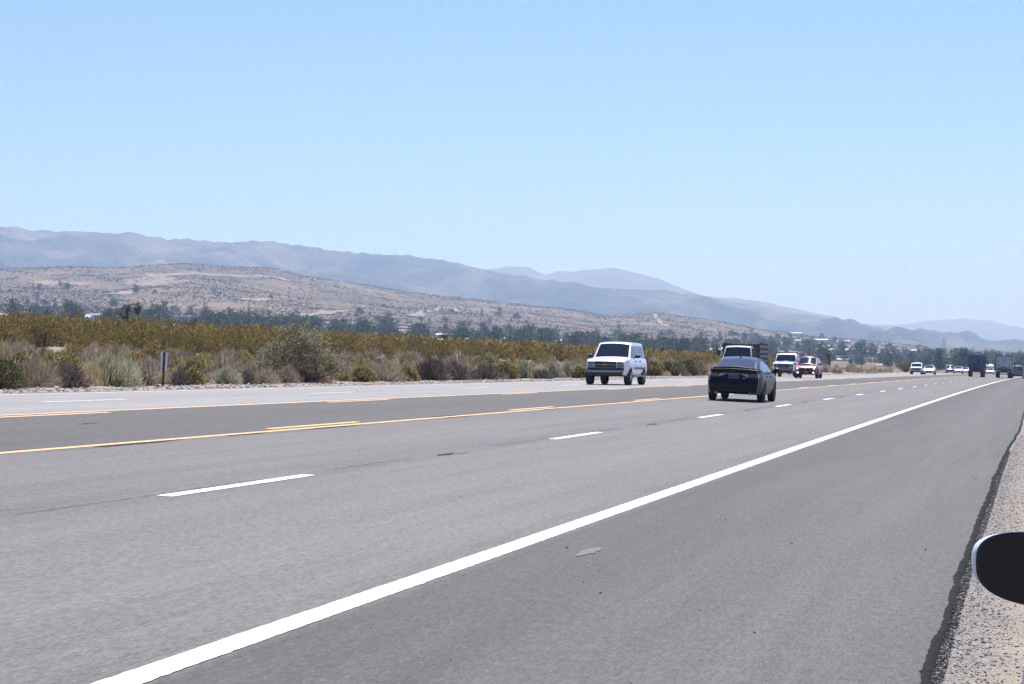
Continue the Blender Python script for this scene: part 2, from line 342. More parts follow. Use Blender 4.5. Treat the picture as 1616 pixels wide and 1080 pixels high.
# ------------------------------------------------------------------ painted lines
def paint_mat(name, col, wear=.3):
    m, nt, b = new_mat(name); N = NT(nt); g = N.n('ShaderNodeNewGeometry').outputs['Position']
    n = N.noise(g, 14, 5, .75); n2 = N.noise(g, 90, 2, .8)
    N.put(b.inputs['Base Color'], N.mix(N.math('MAXIMUM', N.rng(N.math('ADD', n, N.math('MULTIPLY', n2, .35)), .74, .84, 0, .75), N.rng(n2, .66, .74, 0, .6)), N.mix(N.math('MULTIPLY', n2, .25), col, tuple(c * .75 for c in col)), (.3, .3, .3)))
    b.inputs['Roughness'].default_value = .6; return m
M_WHITE = paint_mat('white_paint', (.82, .82, .8)); M_YEL = paint_mat('yellow_paint', (.72, .43, .13)); M_YELD = paint_mat('worn_yellow_paint', (.62, .4, .2))
def strip(name, v0, width, u0, u1, mat, label, jag=.0025, off=.004):
    n = max(8, int((u1 - u0) / .06)) if u1 < 70 else max(6, int((u1 - u0) / .7))
    n = min(n, 1400); u = np.linspace(u0, u1, n); ja = rng.normal(size=(2, n)) * (jag if u0 < 60 else 0)
    a = vz(v0 - width / 2 + ja[0], u, off); bb = vz(v0 + width / 2 + ja[1], u, off)
    me = np_mesh(name, np.stack([a, bb], 1).reshape(-1, 3), grid_faces(n, 2))
    return tag(link(name, me, mat), label, None, None, 'structure')
strip('edge_line_marking', 3.53, .17, 4, 60, M_WHITE, 'solid white line between the near lane and the shoulder')
strip('edge_line_marking', 3.53, .17, 60, 520, M_WHITE, 'solid white line between the near lane and the shoulder')
strip('edge_line_marking', 21.6, .16, 20, 520, M_WHITE, 'solid white line along the far side of the highway')
strip('centre_line_marking', 10.7, .13, 10, 60, M_YEL, 'solid yellow line on the near side of the turn lane')
strip('centre_line_marking', 10.7, .14, 60, 520, M_YEL, 'solid yellow line on the near side of the turn lane')
strip('centre_line_marking', 14.5, .15, 20, 520, M_YELD, 'solid yellow line on the far side of the turn lane')
hL = 1.078 * 3242
for k in range(0, 33):
    uc = 17.62 + 14.63 * (k - 0)
    if uc < 470: strip('lane_line_marking', 7.1, .14, uc - 1.8, uc + 1.8, M_WHITE, 'white dash between the two near lanes', .003)
def u_of(px, v): return at(px, v)[1]
uf = u_of(525, 18.05)
for k in range(-3, 28): strip('lane_line_marking', 18.05, .13, uf + 14.63 * k - 1.8, uf + 14.63 * k + 1.8, M_WHITE, 'white dash between the two far lanes', .003)
un = u_of(505, 10.9); 
for k in range(-1, 28): strip('turn_line_marking', 10.97, .13, un + 14.63 * k - 2.1, un + 14.63 * k + 2.1, M_YEL, 'broken yellow line on the near side of the turn lane')
un = u_of(570, 14.2)
for k in range(-2, 26): strip('turn_line_marking', 14.24, .13, un + 14.63 * k - 2.1, un + 14.63 * k + 2.1, M_YELD, 'broken yellow line on the far side of the turn lane')
# dark raveled patches beside the lines
def blob(name, v0, u0, lv, lu, mat, label, off=.006, n=34, jag=.3):
    t = np.linspace(0, 2 * PI, n, endpoint=False); j = 1 + jag * (np.interp(np.arange(n), np.arange(0, n, 2), rng.normal(size=len(np.arange(0, n, 2)))) * .6)
    j = np.clip(j, .35, 1.7); P = vz(v0 + np.sin(t) * lv * j, u0 + np.cos(t) * lu * j, off)
    c = vz(np.array([v0]), np.array([u0]), off); V = np.concatenate([c, P]); Fc = [[0, 1 + i, 1 + (i + 1) % n] for i in range(n)]
    return tag(link(name, np_mesh(name, V, np.array(Fc)[:, ::-1]), mat), label, None, None, 'structure')
M_DARK = pm('dark_asphalt_patch', (.02, .02, .021), .95, noise=.4, nscale=30); M_PALE = pm('pale_stain', (.118, .117, .115), .8, noise=.15, nscale=9)
for px, dv, lu, lv in [(212, -.13, 1.2, .05), (240, -.13, .7, .035), (521, -.11, 1.2, .04), (540, -.12, .7, .03), (385, -.12, .7, .03), (700, .13, .9, .04), (722, -.12, .9, .035), (870, -.1, 1.2, .035), (1043, -.1, 2.0, .03), (960, .1, 1.6, .03)]:
    blob('road_patch_surface', 10.7 + dv, u_of(px, 10.7 + dv), lv, lu, M_DARK, 'small black hole worn beside the near yellow line')
for px in (715, 1034, 1182, 1272, 1330):
    blob('road_patch_surface', 7.13, u_of(px, 7.1) - .25, .05, .4, M_DARK, 'small black worn patch between the white dashes', jag=.5)
    blob('road_patch_surface', 7.08, u_of(px, 7.1) + .35, .035, .28, M_PALE, 'pale glue spot between the white dashes', jag=.5)
for px, v in [(144, 12.9), (375, 18.1), (700, 17.9)]:
    blob('road_patch_surface', v, u_of(px, v), .02, .3, M_DARK, 'small dark mark on the asphalt', jag=.6)
for v, u, lv, lu in [(2.98, 13.95, .055, .36)]:
    blob('road_stain_surface', v, u, lv, lu, M_PALE, 'pale smudge on the shoulder beside the white line', off=.004 + .0015 * lu, jag=.25)

# ------------------------------------------------------------------ dirt tracks on the slopes
M_TRACK = pm('pale_track_dirt', (.25, .195, .135), .95, noise=.2, nscale=.05)
def track(pts, wd, label):
    P_ = np.array([ray_ground(px, py, 900, 4200)[:2] for px, py in pts]); t = np.linspace(0, 1, len(P_)); tt = np.linspace(0, 1, 60)
    xy = np.stack([np.interp(tt, t, P_[:, 0]), np.interp(tt, t, P_[:, 1])], 1); d = np.gradient(xy, axis=0); nrm = np.stack([-d[:, 1], d[:, 0]], 1); nrm /= np.linalg.norm(nrm, axis=1, keepdims=True)
    wv = wd * (1 + .35 * np.sin(tt * 23) * np.cos(tt * 9))[:, None] / 2; A_, B_ = xy + nrm * wv, xy - nrm * wv
    V = np.stack([np.column_stack([q_, G(q_[:, 0], q_[:, 1]) + .7]) for q_ in (A_, B_)], 1).reshape(-1, 3)
    me = np_mesh('dirt_path', V, grid_faces(60, 2)); n0 = me.polygons[0].normal.z
    tag(link('dirt_path', me, M_TRACK), label, None, None, 'structure')
track([(1031, 496), (1035, 502), (1041, 508), (1052, 516)], 6, 'pale dirt track running down the hill right of the white SUV')
track([(230, 436), (300, 433), (380, 437), (450, 441)], 16, 'straight pale track across the upper hillside at the left')
track([(60, 449), (90, 446), (135, 451)], 30, 'pale bare scar on the left hillside')
track([(195, 447), (235, 441), (280, 447)], 40, 'wide tawny bare patch on the left hillside')
track([(180, 466), (205, 462), (222, 458)], 22, 'short pale track low on the left hillside')
track([(395, 475), (415, 473), (432, 472)], 26, 'pale cut above the tree belt left of the saltbush')
track([(470, 500), (510, 496), (560, 492)], 16, 'pale track above the trees behind the saltbush')
track([(650, 500), (690, 490), (712, 486), (728, 494)], 12, 'thin track over the low knoll in the middle')

# ------------------------------------------------------------------ mountains
def rough_field(X, Y, wl, octv, seed, ridged=True):
    s = 0; a = 1; t = 0
    for o in range(octv):
        n = wob(X, Y, wl, 9, seed + 7 * o); s = s + a * ((1 - np.sqrt(n * n + .03) * 1.3) if ridged else n); t += a; a *= .42; wl *= .5
    return s / t
def range_mesh(name, pts, r, depth, base_y, relief, mat, label, seed, px0=-800, px1=2500, step=3.2):
    px = np.arange(px0, px1, step); a = np.arctan((px - 808) / F) - YAW
    ts = np.concatenate([np.linspace(-1, 0, 64), np.linspace(0, .5, 12)[1:]])
    ridge = 585 - Yl(px, pts)
    Pm, T = np.meshgrid(px, ts); Am, _ = np.meshgrid(a, ts); Rm = r + T * depth
    # the ridge wanders in distance along the range
    X = np.sin(Am) * Rm; Y = np.cos(Am) * Rm
    e = np.interp(Pm, px, ridge); prof = np.where(T <= 0, (1 + T) ** .8, 1 - 1.6 * T)
    zr = e * r * np.cos(Am + YAW) / F + CZ; z0 = CZ + (585 - base_y) * (r - depth) / F
    rf = rough_field(X, Y, relief[0], 4, seed); fine = np.interp(px, px, rough_field(px * 11, px * 0, 300, 5, seed + 3, False))
    Zm = z0 + (zr - z0) * prof + relief[1] * (rf - .62) * np.sin(np.clip(-T, 0, 1) * PI) ** .8 * 1.6
    Zm += np.where(T <= .2, 1, 0) * relief[2] * fine[None, :] * np.exp(-(T / .12) ** 2)
    V = np.stack([X, Y, Zm], -1).reshape(-1, 3)
    me = np_mesh(name, V, grid_faces(len(ts), len(px), True))
    return tag(link(name, me, mat, None, 80), label, None, None, 'structure')
def mtn_mat(name, c0, c1, c2, sc):
    m, nt, b = new_mat(name); N = NT(nt); pos = N.n('ShaderNodeNewGeometry').outputs['Position']
    n = N.noise(pos, sc, 8, .65); n2 = N.noise(N.mapping(pos, (1, 1, .25)), sc * 6, 6, .7)
    c = N.ramp(n, [(.33, c0), (.5, c1), (.68, c2)]); c = N.mix(N.rng(n2, .5, .66, 0, .6), c, c0)
    N.put(b.inputs['Base Color'], c); b.inputs['Roughness'].default_value = 1; b.inputs['Specular IOR Level'].default_value = .05
    N.put(b.inputs['Normal'], N.bump(n2, .7, 30)); return m
RA = [(-800, 330), (-200, 352), (0, 357), (50, 362), (90, 366), (130, 365), (170, 368), (200, 367), (260, 376), (310, 379), (365, 383), (400, 380), (450, 384), (520, 395), (580, 400), (620, 403), (640, 402), (680, 408), (720, 415), (760, 424), (800, 433), (850, 440), (900, 446), (950, 455), (1000, 457), (1050, 458), (1100, 466), (1150, 475), (1200, 482), (1290, 500), (1340, 508), (1400, 520), (1440, 527), (1500, 526), (1540, 533), (1580, 545), (1640, 556), (2500, 560)]
RB = [(-800, 470), (500, 440), (650, 424), (700, 416), (740, 420), (765, 427), (780, 424), (800, 420), (835, 421), (850, 429), (862, 434), (880, 429), (920, 427), (965, 422), (1000, 430), (1040, 440), (1080, 457), (1110, 467), (1180, 473), (1210, 478), (1230, 482), (1310, 499), (1350, 509), (1420, 518), (1600, 540), (2500, 560)]
RC = [(-800, 560), (1100, 525), (1300, 512), (1350, 513), (1420, 513), (1460, 507), (1520, 503), (1560, 506), (1600, 515), (1650, 524), (1800, 535), (2500, 545)]
range_mesh('mountain_range_hills', RA, 6600, 2300, 560, (1300, 135, 5), mtn_mat('near_range_rock', (.03, .042, .034), (.105, .105, .08), (.24, .205, .155), .0028), 'long brown desert mountain range behind the valley', 1)
range_mesh('mountain_peak_hills', RB, 9800, 2200, 540, (1800, 110, 3), mtn_mat('far_range_rock', (.1, .1, .085), (.15, .14, .115), (.2, .18, .15), .0012), 'double blue peak rising behind the long range', 9)
range_mesh('distant_ridge_hills', RC, 12500, 2200, 560, (2000, 60, 3), mtn_mat('distant_rock', (.1, .1, .09), (.15, .14, .12), (.19, .17, .15), .001), 'faint blue ridge on the horizon at the road end', 21)

# ------------------------------------------------------------------ haze
hz = MB().box((0, 0, 275), (34000, 34000, 670)).build('haze', [])
m = bpy.data.materials.new('desert_haze'); m.use_nodes = True; nt = m.node_tree; nt.nodes.clear()
o_ = nt.nodes.new('ShaderNodeOutputMaterial'); pv = nt.nodes.new('ShaderNodeVolumePrincipled')
pv.inputs['Color'].default_value = (.50, .71, 1.0, 1); pv.inputs['Density'].default_value = 1.5e-4; pv.inputs['Absorption Color'].default_value = (.4, .4, .4, 1); pv.inputs['Anisotropy'].default_value = .3
nt.links.new(pv.outputs[0], o_.inputs['Volume']); hz.data.materials.append(m)
tag(hz, 'pale blue desert haze in the air', None, None, 'stuff')
# ------------------------------------------------------------------ plants
def plant_mat(name, cols, trans=.3, rough=.8, island=True):
    m, nt, b = new_mat(name); N = NT(nt); g = N.n('ShaderNodeNewGeometry'); oi = N.n('ShaderNodeObjectInfo')
    r = N.math('ADD', N.math('MULTIPLY', g.outputs['Random Per Island'], .75), N.math('MULTIPLY', oi.outputs['Random'], .35))
    n = N.noise(N.n('ShaderNodeTexCoord').outputs['Object'], 1.3, 3)
    r = N.math('ADD', r, N.math('MULTIPLY', N.math('SUBTRACT', n, .5), .8), clamp=True)
    c = N.ramp(r, [(i / (len(cols) - 1), q) for i, q in enumerate(cols)])
    N.put(b.inputs['Base Color'], c); b.inputs['Roughness'].default_value = rough; b.inputs['Specular IOR Level'].default_value = .2
    t = N.n('ShaderNodeBsdfTranslucent'); N.put(t.inputs[0], c); mx = N.n('ShaderNodeMixShader'); mx.inputs[0].default_value = trans
    out = nt.nodes['Material Output']; nt.links.new(b.outputs[0], mx.inputs[1]); nt.links.new(t.outputs[0], mx.inputs[2]); nt.links.new(mx.outputs[0], out.inputs[0])
    return m
PM = dict(
    creosote=plant_mat('creosote_leaves', [(.055, .043, .018), (.11, .083, .023), (.17, .127, .03), (.24, .178, .045), (.33, .25, .08)], .4),
    creostem=plant_mat('creosote_stems', [(.05, .04, .03), (.11, .09, .07)], .05),
    sage=plant_mat('sage_twigs', [(.2, .21, .12), (.31, .33, .2), (.41, .41, .27), (.5, .46, .32)], .35),
    dry=plant_mat('dry_grey_twigs', [(.15, .12, .09), (.27, .215, .16), (.38, .305, .225), (.5, .41, .31)], .3),
    tan=plant_mat('dry_tan_grass', [(.32, .25, .14), (.46, .37, .22), (.58, .49, .32)], .35),
    dead=plant_mat('dead_dark_twigs', [(.06, .048, .04), (.11, .088, .072), (.19, .155, .125), (.34, .28, .225)], .1),
    yellow=plant_mat('yellow_green_twigs', [(.15, .12, .04), (.26, .205, .07), (.38, .31, .125)], .4),
    salt=plant_mat('saltbush_leaves', [(.08, .085, .04), (.17, .165, .085), (.33, .3, .18), (.55, .49, .34)], .3),
    green=plant_mat('dark_green_leaves', [(.055, .06, .022), (.1, .1, .035), (.18, .165, .07), (.28, .25, .13)], .3),
    tree=plant_mat('tree_leaves', [(.025, .042, .016), (.05, .078, .03), (.085, .115, .045), (.13, .155, .065)], .2),
    treeb=plant_mat('grey_green_tree_leaves', [(.04, .06, .028), (.075, .1, .048), (.12, .145, .075)], .15),
    trunk=pm('tree_bark', (.09, .07, .055), .95, noise=.3), joshua=plant_mat('joshua_blades', [(.045, .055, .025), (.08, .09, .045), (.14, .135, .075)], .05),
    jbark=pm('joshua_bark', (.05, .042, .034), .95, noise=.3))
def unit(v): return v / np.maximum(np.linalg.norm(v, axis=-1, keepdims=True), 1e-9)
def blades(p, d, l, w, g, tip=.35):
    """thin flat twigs from points p along d"""
    n = len(p); s = unit(np.cross(d, unit(g.normal(size=(n, 3))))) * (w[:, None] / 2)
    q_ = p + d * l[:, None]; V = np.stack([p - s, p + s, q_ + s * tip, q_ - s * tip], 1).reshape(-1, 3)
    return V, np.arange(4 * n).reshape(n, 4)
def join(parts):
    Vs, Fs, b = [], [], 0
    for V, Fq in parts: Vs.append(V); Fs.append(Fq + b); b += len(V)
    return np.concatenate(Vs), np.concatenate(Fs)
def dome(g, n, rx, ry, h, low=.0, fill=.5):
    a = g.uniform(0, 2 * PI, n); z = g.uniform(low, 1, n); r = np.sqrt(np.maximum(1 - z ** 2, 0.02)) * g.uniform(fill, 1, n) ** .6
    lump = 1 + .16 * np.sin(3 * a + g.uniform(0, 6)) + .12 * np.sin(5 * a + z * 5 + g.uniform(0, 6)); zl = 1 + .12 * np.sin(2 * a + 4 * r + g.uniform(0, 6))
    return np.stack([np.cos(a) * r * rx * lump, np.sin(a) * r * ry * lump, z * h * zl * g.uniform(.82, 1.04, n)], 1)
def scrub(seed, kind, rx, h, n, tl=.3, tw=.02, up=.5, mat='dry', leaf=0, leafw=.05, ry=None, flat=0.0):
    """a shrub of many thin twigs fanning out from its root"""
    g = np.random.default_rng(seed); ry = ry or rx * .8
    e = dome(g, n, rx, ry, h, .0, .3); root = np.stack([g.normal(0, rx * .16, n), g.normal(0, ry * .16, n), g.uniform(0, .08, n) * h], 1)
    d = unit(e - root); d2 = unit(d + np.array([0, 0, up]) + g.normal(size=(n, 3)) * .28)
    l = g.uniform(.6, 1.3, n) * tl; parts = [blades(e - d2 * l[:, None] * .8, d2, l, g.uniform(.6, 1.4, n) * tw, g)]
    k = n // 6; parts.append(blades(root[:k], unit(e[:k] - root[:k]), np.linalg.norm(e[:k] - root[:k], axis=1), np.full(k, tw * 1.1), g))
    if leaf:
        p = dome(g, leaf, rx, ry, h, .06, .6); parts.append(blades(p, unit(g.normal(size=(leaf, 3)) + [0, 0, .5]), g.uniform(.6, 1.4, leaf) * leafw * 1.5, g.uniform(.6, 1.3, leaf) * leafw, g, .5))
    V, Fq = join(parts); V[:, 2] = np.maximum(V[:, 2], -.05); return np_mesh(kind, V, Fq)
def creosote_mesh(seed, h, rx, ns=26, nl=420, lw=.06, sw=.028):
    """open vase of stems with leaves crowding the upper half"""
    g = np.random.default_rng(seed); a = g.uniform(0, 2 * PI, ns); t = g.uniform(.15, 1, ns) ** .7; top = np.stack([np.cos(a) * rx * t, np.sin(a) * rx * t, h * g.uniform(.72, 1.0, ns) * (1 - .22 * t)], 1)
    root = top * [.1, .1, 0]; mid = root * .4 + top * .6 - [0, 0, .04 * h]
    S = join([blades(root, unit(mid - root), np.linalg.norm(mid - root, axis=1), np.full(ns, sw), g, .8), blades(mid, unit(top - mid), np.linalg.norm(top - mid, axis=1), np.full(ns, sw * .7), g, .3)])
    i = g.integers(0, ns, nl); f = g.beta(2.6, 1.6, nl); p = root[i] * (1 - f[:, None]) + top[i] * f[:, None] + g.normal(size=(nl, 3)) * rx * .15
    p[:, 2] = np.maximum(p[:, 2], .12 * h)
    L = blades(p, unit(g.normal(size=(nl, 3)) * .7 + [0, 0, .8]), g.uniform(.6, 1.5, nl) * lw * 1.9, g.uniform(.5, 1.2, nl) * lw, g, .5)
    return S, L
def mesh2(name, S, L):
    V, Fq = join([S, L]); me = np_mesh(name, V, Fq); mi = np.zeros(len(Fq), np.int32); mi[len(S[1]):] = 1; me.materials.clear(); me.polygons.foreach_set('material_index', mi); return me
def put(me, mats, name, x, y, s=1.0, rz=None, label=None, cat='shrub', group=None, dz=-.03, sz=None):
    o = bpy.data.objects.new(name, me); SC.collection.objects.link(o)
    if not me.materials:
        for m_ in mats: me.materials.append(m_)
    o.location = (x, y, float(G(x, y)) + dz); o.rotation_euler = (0, 0, rng.uniform(0, 6.28) if rz is None else rz); o.scale = (s, s, sz or s)
    return tag(o, label, cat, group)

# -- the named shrubs along the far verge: photograph column, lateral distance, width, height, kind, label
KINDS = dict(dry=('dry', 'dry_shrub'), sage=('sage', 'sage_shrub'), tan=('tan', 'grass_tussock'), dead=('dead', 'dead_shrub'), yellow=('yellow', 'yellow_shrub'), green=('green', 'green_shrub'), salt=('salt', 'saltbush'))
HERO = [
 (6, 26.8, 1.2, .95, 'green', 'dark green leafy shrub at the left end of the roadside scrub'),
 (47, 26.8, 1.6, .86, 'dry', 'round purplish grey dry shrub left of the dark grey one by the verge'),
 (76, 27.2, .9, .55, 'tan', 'small pale tan tussock squeezed between two grey dry shrubs'),
 (110, 26.8, 1.3, .78, 'dead', 'dark grey twiggy shrub left of the big pale sage bush'),
 (141, 27.2, 1.3, .85, 'tan', 'tan upright grass clump touching the big pale sage bush'),
 (180, 26.9, 2.0, 1.12, 'sage', 'biggest pale sage green bush left of the marker post'),
 (222, 26.6, .95, .3, 'dead', 'low heap of black dead wood at the foot of the big sage bush'),
 (262, 28.0, .8, .5, 'tan', 'thin pale grass just right of the marker post'),
 (284, 26.8, .7, .68, 'dead', 'narrow dark dead shrub right of the marker post'),
 (306, 27.2, .8, .62, 'yellow', 'pale yellow green tussock beside the narrow dark shrub'),
 (336, 28.0, .9, .5, 'dry', 'small brown shrub behind the round sage ball'),
 (360, 26.9, .98, .68, 'sage', 'small round sage green ball of a bush near the verge'),
 (392, 26.8, .8, .6, 'dead', 'black dead twig heap right of the round sage ball'),
 (420, 27.2, 1.2, .7, 'dry', 'pinkish dry brush left of the tall leafy saltbush'),
 (452, 26.9, 1.25, .72, 'dry', 'pinkish dry brush in front of the tall leafy saltbush'),
 (512, 27.2, 1.0, .36, 'tan', 'low tan tuft right of the tall leafy saltbush'),
 (541, 29, 1.5, 1.15, 'dry', 'tall grey brush right of the tall leafy saltbush'),
 (571, 27.2, 1.0, .66, 'yellow', 'bright yellow green tuft right of the grey brush'),
 (608, 27.4, 1.8, .95, 'dry', 'broad grey brown dome of twigs left of the dark dead thicket'),
 (643, 27.4, 1.0, .8, 'yellow', 'yellow olive bush against the left side of the dark dead thicket'),
 (682, 27.2, 2.1, 1.15, 'dead', 'largest dark dead thicket of branches by the verge'),
 (716, 27.4, 1.9, 1.05, 'dead', 'right half of the dark dead thicket, lower and wider'),
 (768, 27.4, 1.9, .82, 'dead', 'grey fallen dead branches right of the dark thicket'),
 (797, 28.4, 1.4, .95, 'yellow', 'mustard yellow bush between the fallen branches and the white SUV'),
 (826, 28.4, 1.5, 1.1, 'sage', 'grey sage bush with a pale top right of the mustard bush'),
 (853, 27.4, 1.5, .6, 'dead', 'low dark dead shrub at the verge left of the white SUV'),
 (872, 28.4, 1.6, .95, 'sage', 'grey green sage bush second left of the white SUV'),
 (902, 28.6, 1.6, 1.1, 'sage', 'tall grey green sage bush right beside the white SUV'),
 (916, 27.6, 1.2, .7, 'yellow', 'yellow tuft touching the left flank of the white SUV'),
 (1030, 29, 1.8, 1.15, 'yellow', 'yellow olive bush just right of the white SUV'),
 (1056, 29, 2.6, 1.2, 'green', 'dark green leafy bush between the white SUV and the black sedan'),
 (1082, 29, 2.4, 1.5, 'green', 'tallest dark green bush left of the black sedan'),
 (1104, 28.6, 2.0, 1.2, 'dry', 'greyish brown shrub just left of the black sedan'),
 (1429, 29.5, 4.2, 3.4, 'creo', 'round olive green bush left of the white pickup far down the road'),
]
SZ = dict(dry=(950, .22, .016, .5), sage=(1500, .26, .018, .9), tan=(700, .3, .016, 1.4), dead=(620, .3, .022, .3), yellow=(1000, .2, .02, 1.0), green=(700, .2, .02, .6))
VAR = {}
for i, (px, v, wd, h, k, lab) in enumerate(HERO):
    x, y = at(px, v)
    if k == 'creo':
        S, L = creosote_mesh(900 + i, h, wd / 2, 50, 1700, .11, .05); put(mesh2('olive_bush', S, L), [PM['creostem'], PM['green']], 'olive_bush', x, y, label=lab); continue
    n, tl, tw, up = SZ[k]; sc = max(1.0, math.hypot(x, y) / 75)
    n = int(n * max(.6, wd)); me = scrub(100 + i, KINDS[k][1], wd / 2 * 1.3, h * .95, n, tl * max(.7, h), tw * sc, up, leaf=int(n * .9) if k in ('green', 'yellow') else 0, leafw=.05 * sc)
    put(me, [PM[KINDS[k][0]]], KINDS[k][1], x, y, label=lab, group='shrubs along the far verge')
# the tall saltbush: woody stems and leaf clusters
def saltbush(seed, wd, h, n_cl, per, lw):
    g = np.random.default_rng(seed); c = dome(g, n_cl, wd / 2, wd / 2 * .8, h * .92, .12, .45); c[:, 2] += .08 * h
    root = np.stack([g.normal(wd * .06, wd * .05, n_cl), g.normal(0, wd * .05, n_cl), g.uniform(0, .1, n_cl)], 1)
    S = blades(root, unit(c - root), np.linalg.norm(c - root, axis=1), np.full(n_cl, .03), g, .4)
    p = np.repeat(c, per, 0) + g.normal(size=(n_cl * per, 3)) * np.array([.11, .11, .09]) * wd / 3
    L = blades(p, unit(g.normal(size=(len(p), 3)) + [0, 0, .4]), g.uniform(.6, 1.3, len(p)) * lw * 1.5, g.uniform(.6, 1.2, len(p)) * lw, g, .5)
    return mesh2('saltbush', S, L)
x, y = at(474, 27.8); put(saltbush(5, 3.9, 2.12, 230, 34, .055), [PM['dead'], PM['salt']], 'saltbush', x, y, label='tall wide saltbush with pale leafy tips standing above the scrub', cat='bush', rz=0)
x, y = at(764, 33.5); put(saltbush(6, 2.6, 1.1, 90, 26, .07), [PM['dead'], PM['salt']], 'saltbush', x, y, label='smaller saltbush with cream tips behind the grey fallen branches', cat='bush', rz=0)

# -- the rest of the verge scrub, in random order behind the named ones
gen = {}
for k, (n, tl, tw, up) in SZ.items():
    gen[k] = [scrub(300 + 10 * j + len(k), KINDS[k][1], .62 + .1 * j, .72 + .1 * j, int(n * .6), tl * .8, tw * 1.35, up, leaf=int(n * .5) if k in ('green', 'yellow') else 0, leafw=.06) for j in range(3)]
LAB = dict(dry='grey brown dry shrub in the low scrub behind the far verge', sage='pale grey green sage shrub in the low scrub behind the far verge', tan='tan grass tussock in the low scrub behind the far verge',
           dead='dark dead shrub in the low scrub behind the far verge', yellow='yellow green shrub in the low scrub behind the far verge', green='small dark green shrub in the low scrub behind the far verge')
hx = [at(h_[0], h_[1]) for h_ in HERO]
cnt = 0
pk = ['dry'] * 7 + ['sage'] * 2 + ['yellow'] * 6 + ['dead'] * 3 + ['tan'] * 7 + ['green'] * 1
left_over = []
for t in range(1700):
    px = rng.uniform(-60, 1440); v = 27.2 + 17 * rng.beta(1.1, 1.5); x, y = at(px, v)
    if y > 430: continue
    if v < 29.5 and px < 930 and rng.random() < .75: continue
    if any(abs(x - a) < .9 and abs(y - b_) < 1.3 for a, b_ in hx): continue
    if wob(x, y, 9, 8, 40) < -.1 and rng.random() < .85: continue
    k = pk[rng.integers(len(pk))]; s = rng.uniform(.45, 1.15) * (.8 if v < 30 else 1.0) * (1 if y < 200 else 1.25)
    if k in ('tan', 'dead', 'sage'): s *= .75
    if y > 180 or cnt >= 290 and y > 110 or cnt > 420: left_over.append((k, x, y, s)); continue
    put(gen[k][rng.integers(3)], [PM[KINDS[k][0]]], KINDS[k][1], x, y, s, label=LAB[k], group=KINDS[k][1].replace('_', ' ') + 's in the low scrub'); cnt += 1
def arrays(me):
    V = np.empty(len(me.vertices) * 3, np.float32); me.vertices.foreach_get('co', V); Fq = np.empty(len(me.loops), np.int32); me.loops.foreach_get('vertex_index', Fq)
    mi = np.empty(len(me.polygons), np.int32); me.polygons.foreach_get('material_index', mi)
    return V.reshape(-1, 3), Fq.reshape(-1, 4), mi
def scatter_one(name, items, mats, label, meshes, keep=1.0):
    """many plants nobody could count joined into one mesh: items = (mesh index, material offset, x, y, scale)"""
    arrs = [arrays(m_) for m_ in meshes]; Vs, Fs, Ms, b = [], [], [], 0
    for mi_, mo, x, y, s in items:
        V, Fq, m_ = arrs[mi_]
        if keep < 1: sel = rng.random(len(Fq)) < keep; Fq = Fq[sel]; m_ = m_[sel]; V = V[Fq.ravel()]; Fq = np.arange(len(V)).reshape(-1, 4)
        a = rng.uniform(0, 6.28); c, sn = math.cos(a), math.sin(a)
        W = np.stack([(V[:, 0] * c - V[:, 1] * sn) * s + x, (V[:, 0] * sn + V[:, 1] * c) * s + y, V[:, 2] * s + float(G(x, y)) - .05], 1)
        Vs.append(W); Fs.append(Fq + b); Ms.append(m_ + mo); b += len(V)
    me = np_mesh(name, np.concatenate(Vs), np.concatenate(Fs)); o = link(name, me, mats); me.polygons.foreach_set('material_index', np.concatenate(Ms))
    return tag(o, label, None, None, 'stuff')
far_meshes = []; far_idx = {}
for k, (n, tl, tw, up) in SZ.items():
    far_idx[k] = len(far_meshes); far_meshes.append(scrub(700 + len(k), 'far_' + k, .85, 1.0, 130, .32, .07, up))
mk = list(SZ.keys())
scatter_one('desert_scrub_vegetation', [(far_idx[k], mk.index(k), x, y, s) for k, x, y, s in left_over], [PM[KINDS[k][0]] for k in mk], 'distant low scrub along the far verge', far_meshes)

# -- creosote belt on the rise behind the scrub
CR = [mesh2('creosote_bush', *creosote_mesh(40 + j, 1.9 + .12 * (j % 3), 1.0 + .12 * (j % 2), 26, 400, .062, .03)) for j in range(5)]
cl = []
for t in range(9000):
    px = rng.uniform(-90, 1300); v = 39 + 48 * rng.beta(1.0, 1.0); x, y = at(px, v)
    if y > 520 or y < 40: continue
    if wob(x, y, 15, 8, 50) < -.05 and v < 60: continue
    if px > 1120 and rng.random() < .6: continue
    if rng.random() > .45 + .5 * min(1, 160 / y): continue
    cl.append((math.hypot(x, y) + (v - 39) * 1.5, x, y, rng.uniform(.5, 1.3) * (.72 if v < 44 else 1.0)))
cl.sort()
kept = []
for c in cl:
    if all((c[1] - k[1]) ** 2 + (c[2] - k[2]) ** 2 > 1.7 ** 2 for k in kept[-250:]): kept.append(c)
for d_, x, y, s in kept[:295]:
    put(CR[rng.integers(5)], [PM['creostem'], PM['creosote']], 'creosote_bush', x, y, s, label='olive yellow creosote bush on the rise behind the low scrub', cat='bush', group='creosote bushes on the rise')
CRF = [mesh2('far_creosote', *creosote_mesh(60 + j, 1.95, 1.15, 10, 110, .15, .06)) for j in range(4)]
scatter_one('creosote_vegetation', [(int(rng.integers(4)), 0, x, y, s) for d_, x, y, s in kept[295:]], [PM['creostem'], PM['creosote']], 'olive yellow creosote thicket covering the rise', CRF)
print('creosotes', len(kept), 'scrub', cnt, len(left_over))

